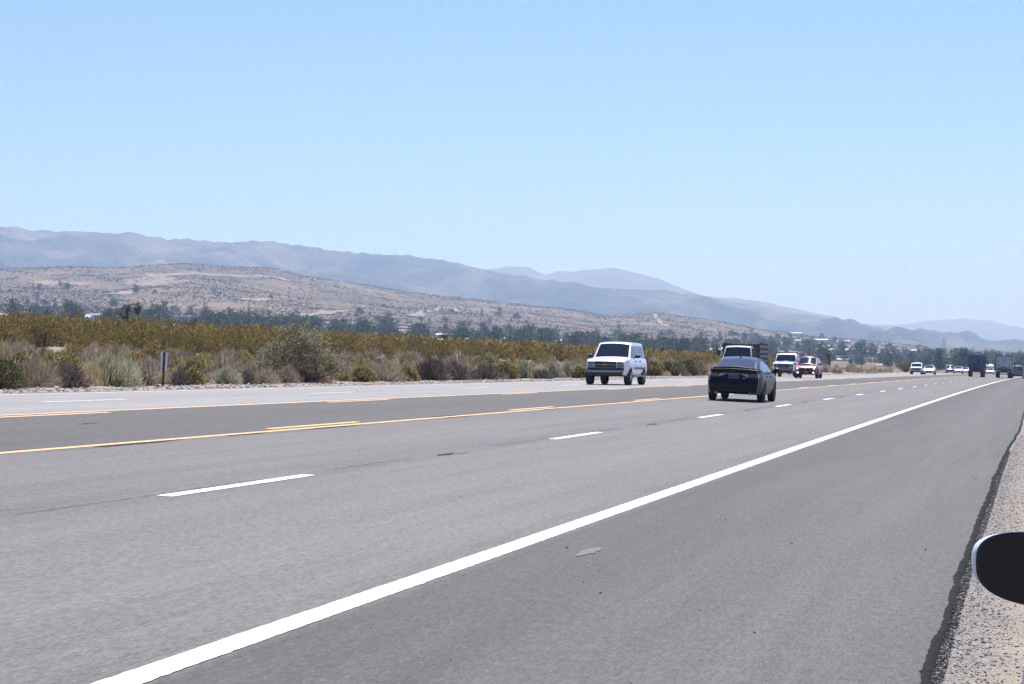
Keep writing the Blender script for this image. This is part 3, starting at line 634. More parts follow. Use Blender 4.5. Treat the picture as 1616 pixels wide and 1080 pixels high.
# -- right-hand verge beyond the parked car
for t in range(60):
    x = rng.uniform(9, 60); y = rng.uniform(40, 420); k = pk[rng.integers(len(pk))]
    left_over = None
    put(gen[k][rng.integers(3)], [PM[KINDS[k][0]]], KINDS[k][1], x + float(curve(y)), y, rng.uniform(.8, 1.6), label='scattered desert shrub on the flat beyond the near shoulder', group='shrubs beyond the near shoulder')

# -- pebbles
def stones(name, n, fn, smin, smax, mats, label, power=2.0, sink=.3):
    ico = np.array([(0, 0, 1), (.89, 0, .45), (.28, .85, .45), (-.72, .53, .45), (-.72, -.53, .45), (.28, -.85, .45), (.72, .53, -.45), (-.28, .85, -.45), (-.89, 0, -.45), (-.28, -.85, -.45), (.72, -.53, -.45), (0, 0, -1)])
    fi = np.array([(0, 1, 2), (0, 2, 3), (0, 3, 4), (0, 4, 5), (0, 5, 1), (1, 6, 2), (2, 7, 3), (3, 8, 4), (4, 9, 5), (5, 10, 1), (6, 7, 2), (7, 8, 3), (8, 9, 4), (9, 10, 5), (10, 6, 1), (11, 7, 6), (11, 8, 7), (11, 9, 8), (11, 10, 9), (11, 6, 10)])
    P = fn(n); n = len(P); s = smin + (smax - smin) * rng.random(n) ** power
    J = ico[None] * (1 + .35 * rng.normal(size=(n, 12, 1)) * .6) * (s[:, None, None] * rng.uniform(.6, 1.3, (n, 1, 3)) * [1, 1, .65]); a = rng.uniform(0, 6.28, n)
    c, sn = np.cos(a)[:, None], np.sin(a)[:, None]; W = np.stack([J[..., 0] * c - J[..., 1] * sn, J[..., 0] * sn + J[..., 1] * c, J[..., 2]], -1)
    W += P[:, None, :] + np.array([0, 0, 1.0]) * (s[:, None, None] * sink); V = W.reshape(-1, 3); Fc = (fi[None] + 12 * np.arange(n)[:, None, None]).reshape(-1, 3)
    me = np_mesh(name, V, Fc); o = link(name, me, mats); me.polygons.foreach_set('material_index', np.repeat(rng.integers(0, len(mats), n), 20).astype(np.int32))
    return tag(o, label, None, None, 'stuff')
def stone_mat(name, cols):
    m, nt, b = new_mat(name); N = NT(nt); g = N.n('ShaderNodeNewGeometry')
    N.put(b.inputs['Base Color'], N.ramp(g.outputs['Random Per Island'], [(i / (len(cols) - 1), q_) for i, q_ in enumerate(cols)])); b.inputs['Roughness'].default_value = .85; return m
SM = stone_mat('gravel_stones', [(.14, .125, .11), (.24, .21, .18), (.33, .3, .26), (.42, .38, .33), (.55, .52, .47)])
SM2 = stone_mat('pale_stones', [(.3, .27, .24), (.45, .41, .37), (.6, .56, .52)]); SMD = stone_mat('asphalt_crumbs', [(.03, .03, .03), (.08, .08, .08), (.15, .145, .14), (.28, .27, .25)])
def f_right(n):
    y = 7 + 40 * rng.random(n) ** 1.7; d = rng.gamma(1.5, .17, n); e = np.interp(y, UE, VE); x = curve(y) - e + .03 + d; return np.stack([x, y, G(x, y)], 1)
stones('verge_gravel', 16000, f_right, .002, .009, [SM, SM, SMD], 'grey crumbs and gravel along the broken edge of the asphalt', 2.5)
def f_lip(n):
    y = 6.5 + 30 * rng.random(n) ** 1.6; e = np.interp(y, UE, VE); d = rng.uniform(.0, .055, n); x = curve(y) - e + d; z = np.where(d < .0, road_z(e, y) - .01, G(x, y) + .02); return np.stack([x, y, z], 1)
stones('broken_asphalt_rubble', 6000, f_lip, .002, .010, [stone_mat('black_asphalt_crumbs', [(.012, .012, .012), (.03, .03, .03), (.06, .058, .055), (.12, .115, .11)])], 'crumbled black asphalt bits along the broken road edge', 1.6)
def f_right2(n):
    y = 6 + 50 * rng.random(n) ** 1.5; x = rng.uniform(-.3, 4.5, n) + .01 * y; return np.stack([x, y, G(x, y)], 1)
stones('dirt_pebbles', 7000, f_right2, .0015, .008, [SM], 'small pebbles strewn on the dirt verge', 3)
def f_left(n):
    y = rng.uniform(35, 330, n) ; y = 35 + 300 * rng.random(n) ** 1.6; v = 22.9 + 4.3 * rng.random(n); x = curve(y) - v; return np.stack([x, y, G(x, y)], 1)
stones('far_verge_gravel', 9000, f_left, .015, .06, [SM, SM2, SM2], 'pale gravel along the far verge', 2.5)
def f_left2(n):
    y = 40 + 330 * rng.random(n) ** 1.5; v = rng.uniform(27, 48, n); x = curve(y) - v; p = np.stack([x, y, G(x, y)], 1); return p[wob(x, y, 8, 8, 33) > .05]
stones('pale_rubble', 11000, f_left2, .03, .12, [SM2, SM2, SM], 'pale stony rubble between the shrubs', 2)
def f_road(n):
    u = 6 + 44 * rng.random(n) ** 1.4; v = .5 + 2.7 * rng.random(n) ** 1.2; return vz(v, u, .002)
stones('loose_gravel', 130, f_road, .003, .011, [SMD], 'loose dark crumbs on the asphalt shoulder', 2.5)
for i, (px, py, s, mt, lab) in enumerate([(127, 606.5, .13, SM2, 'white stone beside the dark one at the foot of the grey shrub'), (135, 611.5, .1, SMD, 'dark stone lying on the far verge gravel')]):
    x, y, r_ = ray_ground(px, py, 30, 200); g = np.random.default_rng(i)
    b_ = MB().ell((0, 0, .03), (s * 1.3, s, s * .8), 9, 6); b_.v = [tuple(np.array(p) * (1 + .14 * g.normal())) for p in b_.v]
    o = b_.build('stone', mt); o.location = (x, y, float(G(x, y))); tag(o, lab, 'stone')

# ------------------------------------------------------------------ valley: trees, houses, poles
def tree_meshes(seed, h, wd, kind):
    g = np.random.default_rng(seed); n_cl = 26; per = 17
    if kind == 'cone':
        z = g.uniform(.12, 1, n_cl); a = g.uniform(0, 6.28, n_cl); rad = wd / 2 * (1.08 - z) * g.uniform(.4, 1, n_cl); c = np.stack([np.cos(a) * rad, np.sin(a) * rad, z * h], 1); cs = .16 * wd
    else:
        c = dome(g, n_cl, wd / 2 * .8, wd / 2 * .8, h * .62, -.1, .4); c[:, 2] = np.abs(c[:, 2]) + h * .3; cs = .15 * wd
    p = np.repeat(c, per, 0) + g.normal(size=(n_cl * per, 3)) * cs * [1, 1, .75]
    p[:, 2] = np.clip(p[:, 2], h * .08, h * 1.04)
    L = blades(p, unit(g.normal(size=(len(p), 3))), g.uniform(.6, 1.3, len(p)) * wd * .12, g.uniform(.6, 1.2, len(p)) * wd * .1, g, .6)
    tb = MB().tube((0, 0, -.4), (0, 0, h * .45), .035 * h, .018 * h, 7)
    for k in range(4):
        a = g.uniform(0, 6.28); tb.tube((0, 0, h * g.uniform(.2, .4)), (math.cos(a) * wd * .25, math.sin(a) * wd * .25, h * g.uniform(.5, .75)), .014 * h, .006 * h, 5)
    return np_mesh('tree_crown', *L), tb
TV = []
for j, (h, wd, kind) in enumerate([(9, 8.5, 'round'), (11, 8, 'round'), (7, 8, 'round'), (12, 5.5, 'cone'), (8.5, 10, 'round'), (10, 7, 'cone')]):
    cm, tb = tree_meshes(80 + j, h, wd, kind); TV.append((cm, tb, kind, h, wd))
belt = []
for t in range(2600):
    px = rng.uniform(-120, 1720); f = rng.random()
    if px < 1150:
        r = 860 + 330 * f; dn = wob(px, px * 0, 130, 8, 12) * .6 + wob(px, px * 0, 37, 8, 22) * .6
        if dn < .1 and rng.random() < .85 or rng.random() < .4: continue
    else:
        r = 900 + 1700 * f ** 1.1; x, y = at_r(px, r)
        if wob(x, y, 170, 8, 12) * .6 + wob(x, y, 60, 8, 22) * .5 < -.1: continue
    x, y = at_r(px, r); belt.append((r, x, y, px))
# sparse trees higher up the slope
for t in range(420):
    px = rng.uniform(-100, 1700); r = rng.uniform(1250, 2300); x, y = at_r(px, r)
    if wob(x, y, 300, 8, 44) > .15 or px > 1250: belt.append((r, x, y, px))
rng.shuffle(belt)
belt = [tuple(b_) for b_ in belt][:1900]
protos = {}
things = sorted(belt, key=lambda b_: b_[0])
ahead = [b_ for b_ in things if -40 < b_[3] < 1650]; nt_ = 0
tree_names = {'round': ('broadleaf_tree', 'dark round crowned tree in the valley belt behind the creosote rise'), 'cone': ('conifer_tree', 'dark pointed conifer in the valley belt behind the creosote rise')}
rest_items = []
step_ = max(1, len(ahead) // 290)
chosen = set(id(b_) for b_ in ahead[:290])
for b_ in things:
    r, x, y, px = b_; j = int(rng.integers(6)); cm, tb, kind, h, wd = TV[j]; s = (.32 + .75 * rng.random() ** 1.6) * (1.0 if px < 1150 else .95)
    if id(b_) in chosen:
        nm, lab = tree_names[kind]
        if j not in protos:
            e = tb.build(nm, PM['trunk']); cr = link('crown', cm, PM['tree'] if j % 3 else PM['treeb'], e); protos[j] = e
        else:
            e = copy_tree(protos[j])
        e.location = (x, y, float(G(x, y))); e.scale = (s, s, s); e.rotation_euler = (0, 0, rng.uniform(0, 6.28)); tag(e, lab, 'tree', kind + ' trees in the valley belt')
        e.name = nm
    else: rest_items.append((j, 1 if j % 3 == 0 else 0, x, y, s))
scatter_one('valley_woods', rest_items, [PM['tree'], PM['treeb']], 'scattered dark trees and woods across the valley', [t_[0] for t_ in TV], .75)
# scrub dotting the slopes
g = np.random.default_rng(77); cl2 = []
n = 95000; pxs = g.uniform(-60, 1680, n); rs_ = 1150 + 2150 * g.random(n) ** .9
a = YAW - np.arctan((pxs - 808) / F); xs, ys = -np.sin(a) * rs_, np.cos(a) * rs_; zs = G(xs, ys)
okm = (wob(xs, ys, 240, 8, 2) + wob(xs, ys, 90, 8, 31) * .7 > -.9); xs, ys, zs, rs_ = xs[okm], ys[okm], zs[okm], rs_[okm]; n = len(xs)
per = 3; sz_ = (.4 + .85 * g.random(n) ** 2) * (.7 + rs_ / 3600); c = np.stack([xs, ys, zs + sz_ * .3], 1); p = np.repeat(c, per, 0) + g.normal(size=(n * per, 3)) * np.repeat(sz_, per)[:, None] * [.45, .45, .2]
L = blades(p, unit(g.normal(size=(len(p), 3)) * [1, 1, .6]), np.repeat(sz_, per) * .9, np.repeat(sz_, per) * .9, g, .7)
PM['slope'] = plant_mat('slope_scrub_leaves', [(.045, .044, .028), (.075, .068, .043), (.12, .1, .068)], .1)
tag(link('hillside_scrub_vegetation', np_mesh('hillside_scrub_vegetation', *L), PM['slope']), 'dark desert scrub dotting the hillside', None, None, 'stuff')

# houses
HW = [pm('pale_stucco', (.4, .36, .31), .9, noise=.1), pm('white_siding', (.5, .5, .49), .8), pm('tan_stucco', (.42, .33, .25), .9, noise=.1)]
HR = [pm('grey_shingle_roof', (.28, .27, .26), .9, noise=.15), pm('white_metal_roof', (.55, .56, .57), .5), pm('brown_tile_roof', (.26, .16, .12), .9, noise=.2)]
M_WIN = pm('dark_window_glass', (.02, .025, .03), .1)
def house(wd, dp, h, wi, ri):
    e = empty('house'); MB().box((0, 0, h / 2), (wd, dp, h)).build('wall', HW[wi], e)
    MB().prism([(-dp / 2 - .5, h), (dp / 2 + .5, h), (dp / 2 + .5, h + .15), (0, h + dp * .2), (-dp / 2 - .5, h + .15)], 'x', -wd / 2 - .4, wd / 2 + .4).build('roof', HR[ri], e)
    for k in (-.32, -.08, .3): MB().box((wd * k, -dp / 2 - .03, h * .55), (1.6, .1, 1.2)).build('window', M_WIN, e)
    MB().box((wd * .12, -dp / 2 - .03, 1.05), (1.0, .1, 2.1)).build('door', HR[2], e)
    return e
HP = [house(16, 9, 3, 0, 0), house(20, 8, 3, 1, 1), house(14, 10, 3.2, 2, 2), house(12, 8, 3, 1, 0), house(30, 10, 4, 1, 1)]
used_h = set()
def put_house(j, px, py=None, r=None, rz=None, s=1.0, label=None, group='houses scattered across the valley'):
    if r is None: x, y, r = ray_ground(px, py, 560, 4500)
    else: x, y = at_r(px, r)
    e = HP[j] if j not in used_h else copy_tree(HP[j]); used_h.add(j)
    e.location = (x, y, float(G(x, y)) - .2); e.rotation_euler = (0, 0, YAW + rng.uniform(-.5, .5) if rz is None else rz); e.scale = (s, s, s)
    if label: tag(e, label, 'house')
    else: tag(e, 'small low house among the valley trees' if 'right' not in group else 'house on the hillside behind the far end of the road', 'house', group)
    if label and 'group' in e: del e['group']
for j, px, py, s, lab in [(1, 137, 500, .55, 'white roofed house above the creosote rise, left of the tall joshua tree'), (4, 378, 494, .55, 'long white shed on the slope above the tree belt'), (4, 411, 516, .5, 'bright white roof over the creosote rise left of the saltbush'),
        (3, 258, 489, .6, 'small blue shadowed house beside a round tree on the slope'), (1, 700, 532, .8, 'long pale house among the trees left of the marker posts'), (4, 730, 536, .6, 'white shed beside the long pale house'),
        (0, 596, 531, .8, 'low tan house at the foot of the tree belt'), (2, 640, 521, .8, 'brown roofed house half hidden by a conifer'), (1, 1083, 544, .9, 'white roofed house in the trees right of the white SUV'), (4, 1048, 557, .35, 'small white shed just above the creosotes right of the white SUV'),
        (4, 1331, 570, .45, 'long white trailer home behind the shrubs, right of the red car'), (1, 1388, 577, .3, 'small white and red roadside building behind the shrubs'), (0, 1430, 553, .8, 'pale house on the hillside above the olive bush'), (3, 1012, 541, .8, 'white roof seen behind the white SUV')]:
    put_house(j, px, py, None, YAW + .1, s * .62, lab)
for t in range(75):
    px = rng.uniform(-20, 1640); r = rng.uniform(950, 1250) if px < 1150 else rng.uniform(900, 2900)
    put_house(int(rng.integers(5)), px, r=r, s=rng.uniform(.45, .75))
for t in range(28):
    px = rng.uniform(1250, 1640); r = rng.uniform(1700, 3100); put_house(int(rng.integers(5)), px, r=r, s=rng.uniform(.5, .85), group='houses on the far right hillside')

# joshua trees
def joshua(seed, topy, lab, px, v=None, r=None, spread=1.0):
    x, y = at(px, v) if v else at_r(px, r); h = CZ + (585 - topy) * math.hypot(x, y) / F - float(G(x, y))
    g = np.random.default_rng(seed); tb = MB(); heads = []
    def grow(p, d, l, rd, dep):
        q_ = p + d * l; tb.tube(p, q_, rd, rd * .8, 6)
        if dep == 0: heads.append(q_); return
        for k in range(int(g.integers(2, 4))): grow(q_, (d * .6 + Vector((g.normal() * .6 * spread, g.normal() * .6 * spread, .35 + .3 * g.random()))).normalized(), l * g.uniform(.5, .75), rd * .75, dep - 1)
    grow(Vector((0, 0, -.1)), Vector((.03, 0, 1)), h * .42, .045 * h, 2)
    e = tb.build('joshua_tree', PM['jbark'])
    mz = max(q_.z for q_ in heads); c = np.array([list(q_) for q_ in heads]); per = 46; p = np.repeat(c, per, 0) + g.normal(size=(len(c) * per, 3)) * .032 * h
    L = blades(p, unit(p - np.repeat(c, per, 0) + g.normal(size=p.shape) * .02), np.full(len(p), .05 * h), np.full(len(p), .016 * h), g, .2)
    link('crown', np_mesh('joshua_crown', *L), PM['joshua'], e)
    s = h / (mz + .06 * h); e.scale = (s, s, s); e.location = (x, y, float(G(x, y)))
    tag(e, lab, 'joshua tree')
joshua(3, 481, 'tallest joshua tree, dark against the slope left of the marker post', 204, v=86, spread=.55)
joshua(4, 506, 'thin joshua tree stub above the creosotes right of the marker post', 306, v=80, spread=.3)
joshua(5, 513, 'short dark joshua tree beside the bright white roof', 416, v=76, spread=.3)
joshua(6, 527, 'forked joshua tree in front of the long pale house', 697, v=72, spread=.6)
joshua(7, 548, 'straight joshua tree right of the white SUV', 1045, v=52, spread=.3)
joshua(8, 552, 'round headed joshua tree above the dark green bush', 1071, v=54, spread=.5)
joshua(9, 545, 'forked joshua tree left of the stake truck', 1126, v=45, spread=.7)
joshua(10, 558, 'slim joshua tree right of the red car', 1309, v=36, spread=.4)
joshua(11, 536, 'little joshua tree poking over the creosotes behind the dark thicket', 588, v=74, spread=.4)

# utility poles and pylon
M_WOOD = pm('pole_wood', (.09, .07, .055), .9); M_STEEL = pm('galvanised_steel', (.3, .31, .32), .5, .6)
def pole(px, r, h, lab):
    e = MB().tube((0, 0, -.5), (0, 0, h), .17, .12, 8).build('utility_pole', M_WOOD)
    MB().box((0, 0, h - .7), (2.6, .14, .16)).build('crossarm', M_WOOD, e)
    for k in (-1.1, -.45, .45, 1.1): MB().tube((k, 0, h - .62), (k, 0, h - .4), .06, .05, 6).build('insulator', M_STEEL, e)
    x, y = at_r(px, r); e.location = (x, y, float(G(x, y))); e.rotation_euler = (0, 0, YAW + .3); tag(e, lab, 'utility pole')
pole(1277, 640, 10.5, 'wooden utility pole rising just right of the red car'); pole(664, 900, 13, 'utility pole between the trees above the dark thicket'); pole(455, 880, 12, 'utility pole above the tall saltbush')
pole(1360, 800, 10, 'utility pole in the trees left of the olive bush'); pole(826, 900, 12, 'utility pole in the tree belt left of the white SUV'); pole(1012, 760, 11, 'utility pole behind the white SUV'); pole(1404, 1000, 12, 'utility pole above the small white and red building')
h = 24.0; tw = MB()
for sx_ in (-1, 1):
    for sy_ in (-1, 1): tw.tube((sx_ * 2.6, sy_ * 2.6, 0), (sx_ * .6, sy_ * .6, h), .3, .2, 5)
for k in range(7):
    z0, z1 = h * k / 7, h * (k + 1) / 7; w0, w1 = 2.6 - 2 * k / 7, 2.6 - 2 * (k + 1) / 7
    for sy_ in (-1, 1): tw.tube((-w0, sy_ * w0, z0), (w1, sy_ * w1, z1), .16, n=4); tw.tube((w0, sy_ * w0, z0), (-w1, sy_ * w1, z1), .16, n=4)
e = tw.build('lattice_pylon', M_STEEL)
for z in (h * .7, h * .84, h * .97): MB().box((0, 0, z), (8.5, .5, .5)).build('crossarm', M_STEEL, e)
x, y = at_r(1490, 3000); e.location = (x, y, float(G(x, y)) - 1); e.rotation_euler = (0, 0, YAW); tag(e, 'grey lattice power pylon on the hillside above the far cars', 'pylon')

# marker posts on the far verge
M_RUST = pm('brown_steel_post', (.085, .066, .055), .75, .3, noise=.35, nscale=9); M_PLATE = pm('white_marker_plate', (.8, .82, .84), .5)
x, y = at(257, 25.9); e = MB().box((0, 0, .5), (.075, .05, 1.24)).build('marker_post', M_RUST, bevel=.004)
MB().box((-.0, .035, .83), (.2, .008, .56)).build('reflector_plate', M_PLATE, e, bevel=.003); e.location = (x, y, float(G(x, y)) - .06); e.rotation_euler = (.0, math.radians(2.5), YAW + .15)
tag(e, 'brown steel marker post with a narrow white plate on its far side', 'marker post')
for px, lab in ((721.5, 'left one of two small pale marker posts above the dark thicket'), (728, 'right one of two small pale marker posts above the dark thicket')):
    x, y = at(px, 37); e = MB().box((0, 0, .6), (.07, .03, 1.3)).build('marker_stake', M_PLATE); MB().box((0, -.02, 1.12), (.1, .012, .2)).build('reflector', M_STEEL, e); e.location = (x, y, float(G(x, y)) - .1); e.rotation_euler = (0, 0, YAW); tag(e, lab, 'marker stake')
# ------------------------------------------------------------------ vehicles
M_TYRE = pm('tyre_rubber', (.018, .018, .019), .85); M_RIM = pm('alloy_rim', (.45, .46, .48), .3, .9); M_DRIM = pm('dark_rim', (.05, .05, .055), .35, .8)
M_GLASS = pm('tinted_glass', (.012, .014, .017), .05, spec=.6); M_GLASSB = pm('sky_tinted_glass', (.045, .046, .048), .1, spec=.75)
M_BLK = pm('black_trim', (.012, .012, .013), .45); M_CHROME = pm('chrome', (.27, .275, .285), .25, 1.0); M_GREYP = pm('grey_plastic', (.16, .16, .17), .55)
M_LENS = pm('headlight_lens', (.07, .09, .115), .15, .3, coat=.6); M_LIT = pm('lit_headlight', (1, 1, 1), .3, emit=(1, .97, .9), es=2.5); M_AMBER = pm('amber_lens', (.55, .2, .04), .2)
M_RED = pm('red_lens', (.075, .008, .018), .15, coat=1); M_REDR = pm('clear_lens', (.28, .3, .33), .15, .2, coat=1); M_PLATEC = pm('number_plate', (.12, .12, .13), .5); M_PLATED = pm('plate_characters', (.03, .04, .09), .6)
M_GOLD = pm('gold_emblem', (.3, .24, .13), .4, .6)
P_WHITE = pm('white_paint_body', (.78, .79, .8), .3, coat=.7); P_BLACK = pm('black_paint_body', (.004, .005, .009), .35, coat=.15, spec=.18); P_RED = pm('red_paint_body', (.24, .008, .014), .35, .1, coat=.4)
P_SILVER = pm('silver_paint_body', (.5, .52, .54), .3, .5, coat=.8); P_NAVY = pm('dark_blue_paint_body', (.03, .035, .06), .3, .2, coat=.9); P_GREY = pm('grey_violet_paint_body', (.14, .135, .17), .35, .2, coat=.6)

def smooth_step(t): t = max(0.0, min(1.0, t)); return t * t * (3 - 2 * t)
class Loft:
    """body shell swept along Y: bottom and top lines, half widths, rounded corners in plan and elevation"""
    def __init__(s, ys, zb, zt, W, nx=10, nz=8, crown=.03, rear=None, front=None, bulge=(.0, .0), rounder=.0):
        s.ys, s.zb, s.zt, s.W, s.nx, s.nz, s.crown, s.rear, s.front, s.bulge, s.r = ys, zb, zt, W, nx, nz, crown, rear, front, bulge, rounder
        s.y0, s.y1 = ys[0], ys[-1]
    def warp(s, x, y, z):
        w0 = max(0, 1 - (y - s.y0) / .9); w1 = max(0, 1 - (s.y1 - y) / .9); q_ = (x / .95) ** 2
        y2 = y + s.bulge[0] * q_ * w0 ** 2 - s.bulge[1] * q_ * w1 ** 2
        if s.rear and w0 > 0: y2 += s.rear(z) * w0 ** 2
        if s.front and w1 > 0: y2 += s.front(z) * w1 ** 2
        return (x, y2, z)
    def side(s, y, z, off=0.0):
        return s.warp(s.W(y, z) + off, y, z)
    def top(s, y, fx, off=0.0):
        zt = s.zt(y); w_ = s.W(y, zt); return s.warp(fx * w_, y, zt + s.crown * (1 - fx * fx) + off)
    def mesh(s):
        mb = MB(); nx, nz = s.nx, s.nz; rows = []
        for y in s.ys:
            zb, zt = s.zb(y), s.zt(y); g = {}
            for i in range(nx + 1):
                fx = -1 + 2 * i / nx
                for j in range(nz + 1):
                    t = j / nz; z = zb + (zt - zb) * t; w_ = s.W(y, z); zz = z + (s.crown * (1 - fx * fx) * smooth_step((t - .5) * 2) if t > .5 else 0)
                    g[i, j] = s.warp(fx * w_, y, zz)
            rows.append(g)
        ring = [(i, 0) for i in range(nx + 1)] + [(nx, j) for j in range(1, nz + 1)] + [(i, nz) for i in range(nx - 1, -1, -1)] + [(0, j) for j in range(nz - 1, 0, -1)]
        m = len(ring)
        for r_ in rows: mb.v += [r_[q_] for q_ in ring]
        for k in range(len(rows) - 1):
            for i in range(m): mb.f.append([k * m + i, k * m + (i + 1) % m, (k + 1) * m + (i + 1) % m, (k + 1) * m + i])
        for r_, k in ((rows[0], 0), (rows[-1], len(rows) - 1)):
            idx = {q_: k * m + n_ for n_, q_ in enumerate(ring)}
            for i in range(1, nx):
                for j in range(1, nz): idx[i, j] = len(mb.v); mb.v.append(r_[i, j])
            for i in range(nx):
                for j in range(nz): mb.f.append([idx[i, j], idx[i + 1, j], idx[i + 1, j + 1], idx[i, j + 1]])
        return mb
def lerp_line(pts):
    xs_ = [p[0] for p in pts]; zs_ = [p[1] for p in pts]
    return lambda y: float(np.interp(y, xs_, zs_))
def patch(fn, a0, a1, b0, b1, na=8, nb=8):
    """surface patch fn(s, t) over a parameter rectangle"""
    mb = MB(); 
    for i in range(na + 1):
        for j in range(nb + 1): mb.v.append(fn(a0 + (a1 - a0) * i / na, b0 + (b1 - b0) * j / nb))
    for i in range(na):
        for j in range(nb): k = i * (nb + 1) + j; mb.f.append([k, k + 1, k + nb + 2, k + nb + 1])
    return mb
def quad_patch(fn, c, n=6):
    """fn(p, q) over the quadrilateral c = four (p, q) corners"""
    def f(s, t):
        p = [(1 - s) * ((1 - t) * c[0][k] + t * c[3][k]) + s * ((1 - t) * c[1][k] + t * c[2][k]) for k in (0, 1)]; return fn(*p)
    return patch(f, 0, 1, 0, 1, n, n)
def wheel(parent, x, y, r, wdt, rim=None, spokes=6, z=None):
    z = r if z is None else z; s = 1 if x > 0 else -1
    w_ = wdt / 2; t = MB().lathe_x([(-w_, r * .62), (-w_, r * .9), (-w_ * .8, r), (w_ * .8, r), (w_, r * .9), (w_, r * .62), (-w_, r * .62)], (x, y, z), 32).build('wheel', M_TYRE, parent, smooth=40)
    rm = MB(); o_ = s * w_
    rm.lathe_x([(o_ * .9, r * .64), (o_ * .96, r * .6), (o_ * .4, r * .56), (o_ * .3, .001)], (x, y, z), 32)
    for k in range(spokes):
        a = 2 * PI * k / spokes; c = (x + o_ * .78, y + math.cos(a) * r * .33, z + math.sin(a) * r * .33)
        R = Matrix.Rotation(a, 3, 'X'); vs = []
        for sx_ in (-1, 1):
            for (p, q_) in ((-.28 * r, -.07 * r), (.3 * r, -.05 * r), (.3 * r, .05 * r), (-.28 * r, .07 * r)): v_3 = R @ Vector((0, p, q_)); vs.append((c[0] + sx_ * .018, c[1] + v_3.y, c[2] + v_3.z))
        rm.add(vs, [[0, 1, 2, 3], [7, 6, 5, 4], [0, 4, 5, 1], [1, 5, 6, 2], [2, 6, 7, 3], [3, 7, 4, 0]])
    rm.lathe_x([(o_ * .9, .001), (o_ * .9, r * .12), (o_ * .5, r * .13)], (x, y, z), 12)
    rm.build('rim', rim or M_RIM, t, smooth=35)
    return t
def stations(y0, y1, arches, ra, step=.16):
    ys = list(np.arange(y0, y1, step)) + [y1, y0 + .04, y0 + .1, y1 - .04, y1 - .1]
    for yc in arches:
        ys = [y for y in ys if abs(y - yc) > ra + .02]
        ys += [yc - ra - .012, yc + ra + .012] + [yc + ra * math.cos(a) for a in np.linspace(0, PI, 15)]
    return sorted(set(round(y, 4) for y in ys))
def car(name, label, cat, paint, L, W, H, wb, belt, top, sill=.30, hood=None, rwheel=.33, frontover=.9, glass=None, win=None, style='suv', lit=False, gcrown=.045, lower=None, kind_rear='suv', bed=None, roofw=.76, beltw=.93, group=None, rim=None, gr=None, tumble_z=None, detail=True, nose_h=.25):
    """generic road vehicle facing +Y, origin on the road under its middle. hood: lower body top line (y, z); top: greenhouse top line (y, z)"""
    e = empty(name); tag(e, label, cat, group); hw = W / 2; y0, y1 = -L / 2, L / 2; yf = y1 - frontover; yr = yf - wb; ra = rwheel * 1.16
    fz = [(0, .90), (.18, .965), (.45, 1.0), (.75, .985), (1, .93)]
    zt_l = lerp_line(hood)
    def W_l(y, z):
        t = (z - sill) / (belt - sill); k = float(np.interp(t, [a for a, b_ in fz], [b_ for a, b_ in fz]))
        ef = smooth_step((y1 - y) / .75); er = smooth_step((y - y0) / .6); return hw * k * (.84 + .16 * ef) * (.88 + .12 * er)
    def zb_l(y):
        z = sill + .07 * (1 - smooth_step((y1 - y) / .5)) + .06 * (1 - smooth_step((y - y0) / .5))
        for yc in (yf, yr):
            d = abs(y - yc)
            if d <= ra + .001: z = max(z, rwheel + math.sqrt(max(0, ra * ra - d * d)))
        return z
    rearf = {'suv': lambda z: .10 * smooth_step((z - .62) / .12), 'sedan': lambda z: .10 * smooth_step((z - .60) / .1) - .04 * smooth_step((z - .98) / .06) + .12 * smooth_step((.36 - z) / .15), 'pickup': lambda z: .06 * smooth_step((z - .62) / .1)}[kind_rear]
    frontf = {'suv': lambda z: -.06 * smooth_step((z - .62) / .1), 'sedan': lambda z: -.10 * smooth_step((z - .5) / .3) - .08 * smooth_step((.35 - z) / .15), 'pickup': lambda z: -.05 * smooth_step((z - .7) / .08)}['sedan' if style in ('sedan', 'crossover') else style]
    lo = Loft(stations(y0, y1, (yf, yr), ra), zb_l, zt_l, W_l, crown=.035, rear=rearf, front=frontf, bulge=(.10, .16))
    mats = [paint]
    body = lo.mesh().build('body', paint, e, bevel=.025, smooth=38, seg=3)
    # dark underside, wheel wells and lower cladding
    ub = MB().box((0, (yf + yr) / 2, sill + .08), (W * .8, wb - 2 * ra - .06, .16)).box((0, (yf + yr) / 2, .62), (W * .60, wb + 2 * ra, .5)).box((0, y0 + .3, sill + .1), (W * .74, .45, .14)).box((0, y1 - .3, sill + .1), (W * .74, .45, .14)); ub.build('underbody', M_BLK, e)
    for s in (-1, 1):
        for yc in (yf, yr): wheel(e, s * (hw - .115 - (.02 if H > 1.75 else 0)), yc, rwheel, .27 if H > 1.75 else .225, rim)
    # greenhouse
    gy0, gy1 = top[0][0], top[-1][0]; zt_g = lerp_line(top); zbelt = belt - .02
    def W_g(y, z):
        t = max(0, (z - zbelt) / (H - zbelt)); base = W_l(min(max(y, y0 + .1), y1 - .1), belt) * beltw / .93
        pin = 1 - .05 * smooth_step((y - (gy1 - 1.0)) / 1.0) - (.08 if style in ('sedan',) else .03) * smooth_step(((gy0 + 1.0) - y) / 1.0)
        return base * pin * (1 - (1 - roofw / beltw) * t ** 1.15)
    gys = sorted(set([round(p[0], 4) for p in top] + [round(y, 4) for y in np.arange(gy0, gy1, .14)]))
    gh = Loft(gys, lambda y: zbelt - .05, zt_g, W_g, crown=gcrown, bulge=(.0, .0))
    gh.mesh().build('cabin', paint, e, bevel=.03, smooth=42, seg=3)
    G1 = glass or M_GLASS
    rf = max(p[0] for p in top if p[1] > H - .07); rb = min(p[0] for p in top if p[1] > H - .07)
    # windscreen and rear window follow the sloping ends of the roof line
    patch(lambda y, fx: gh.top(y, fx, .008), rf + .06, gy1 - .05, -.9, .9, 6, 12).build('windshield', G1, e, smooth=60)
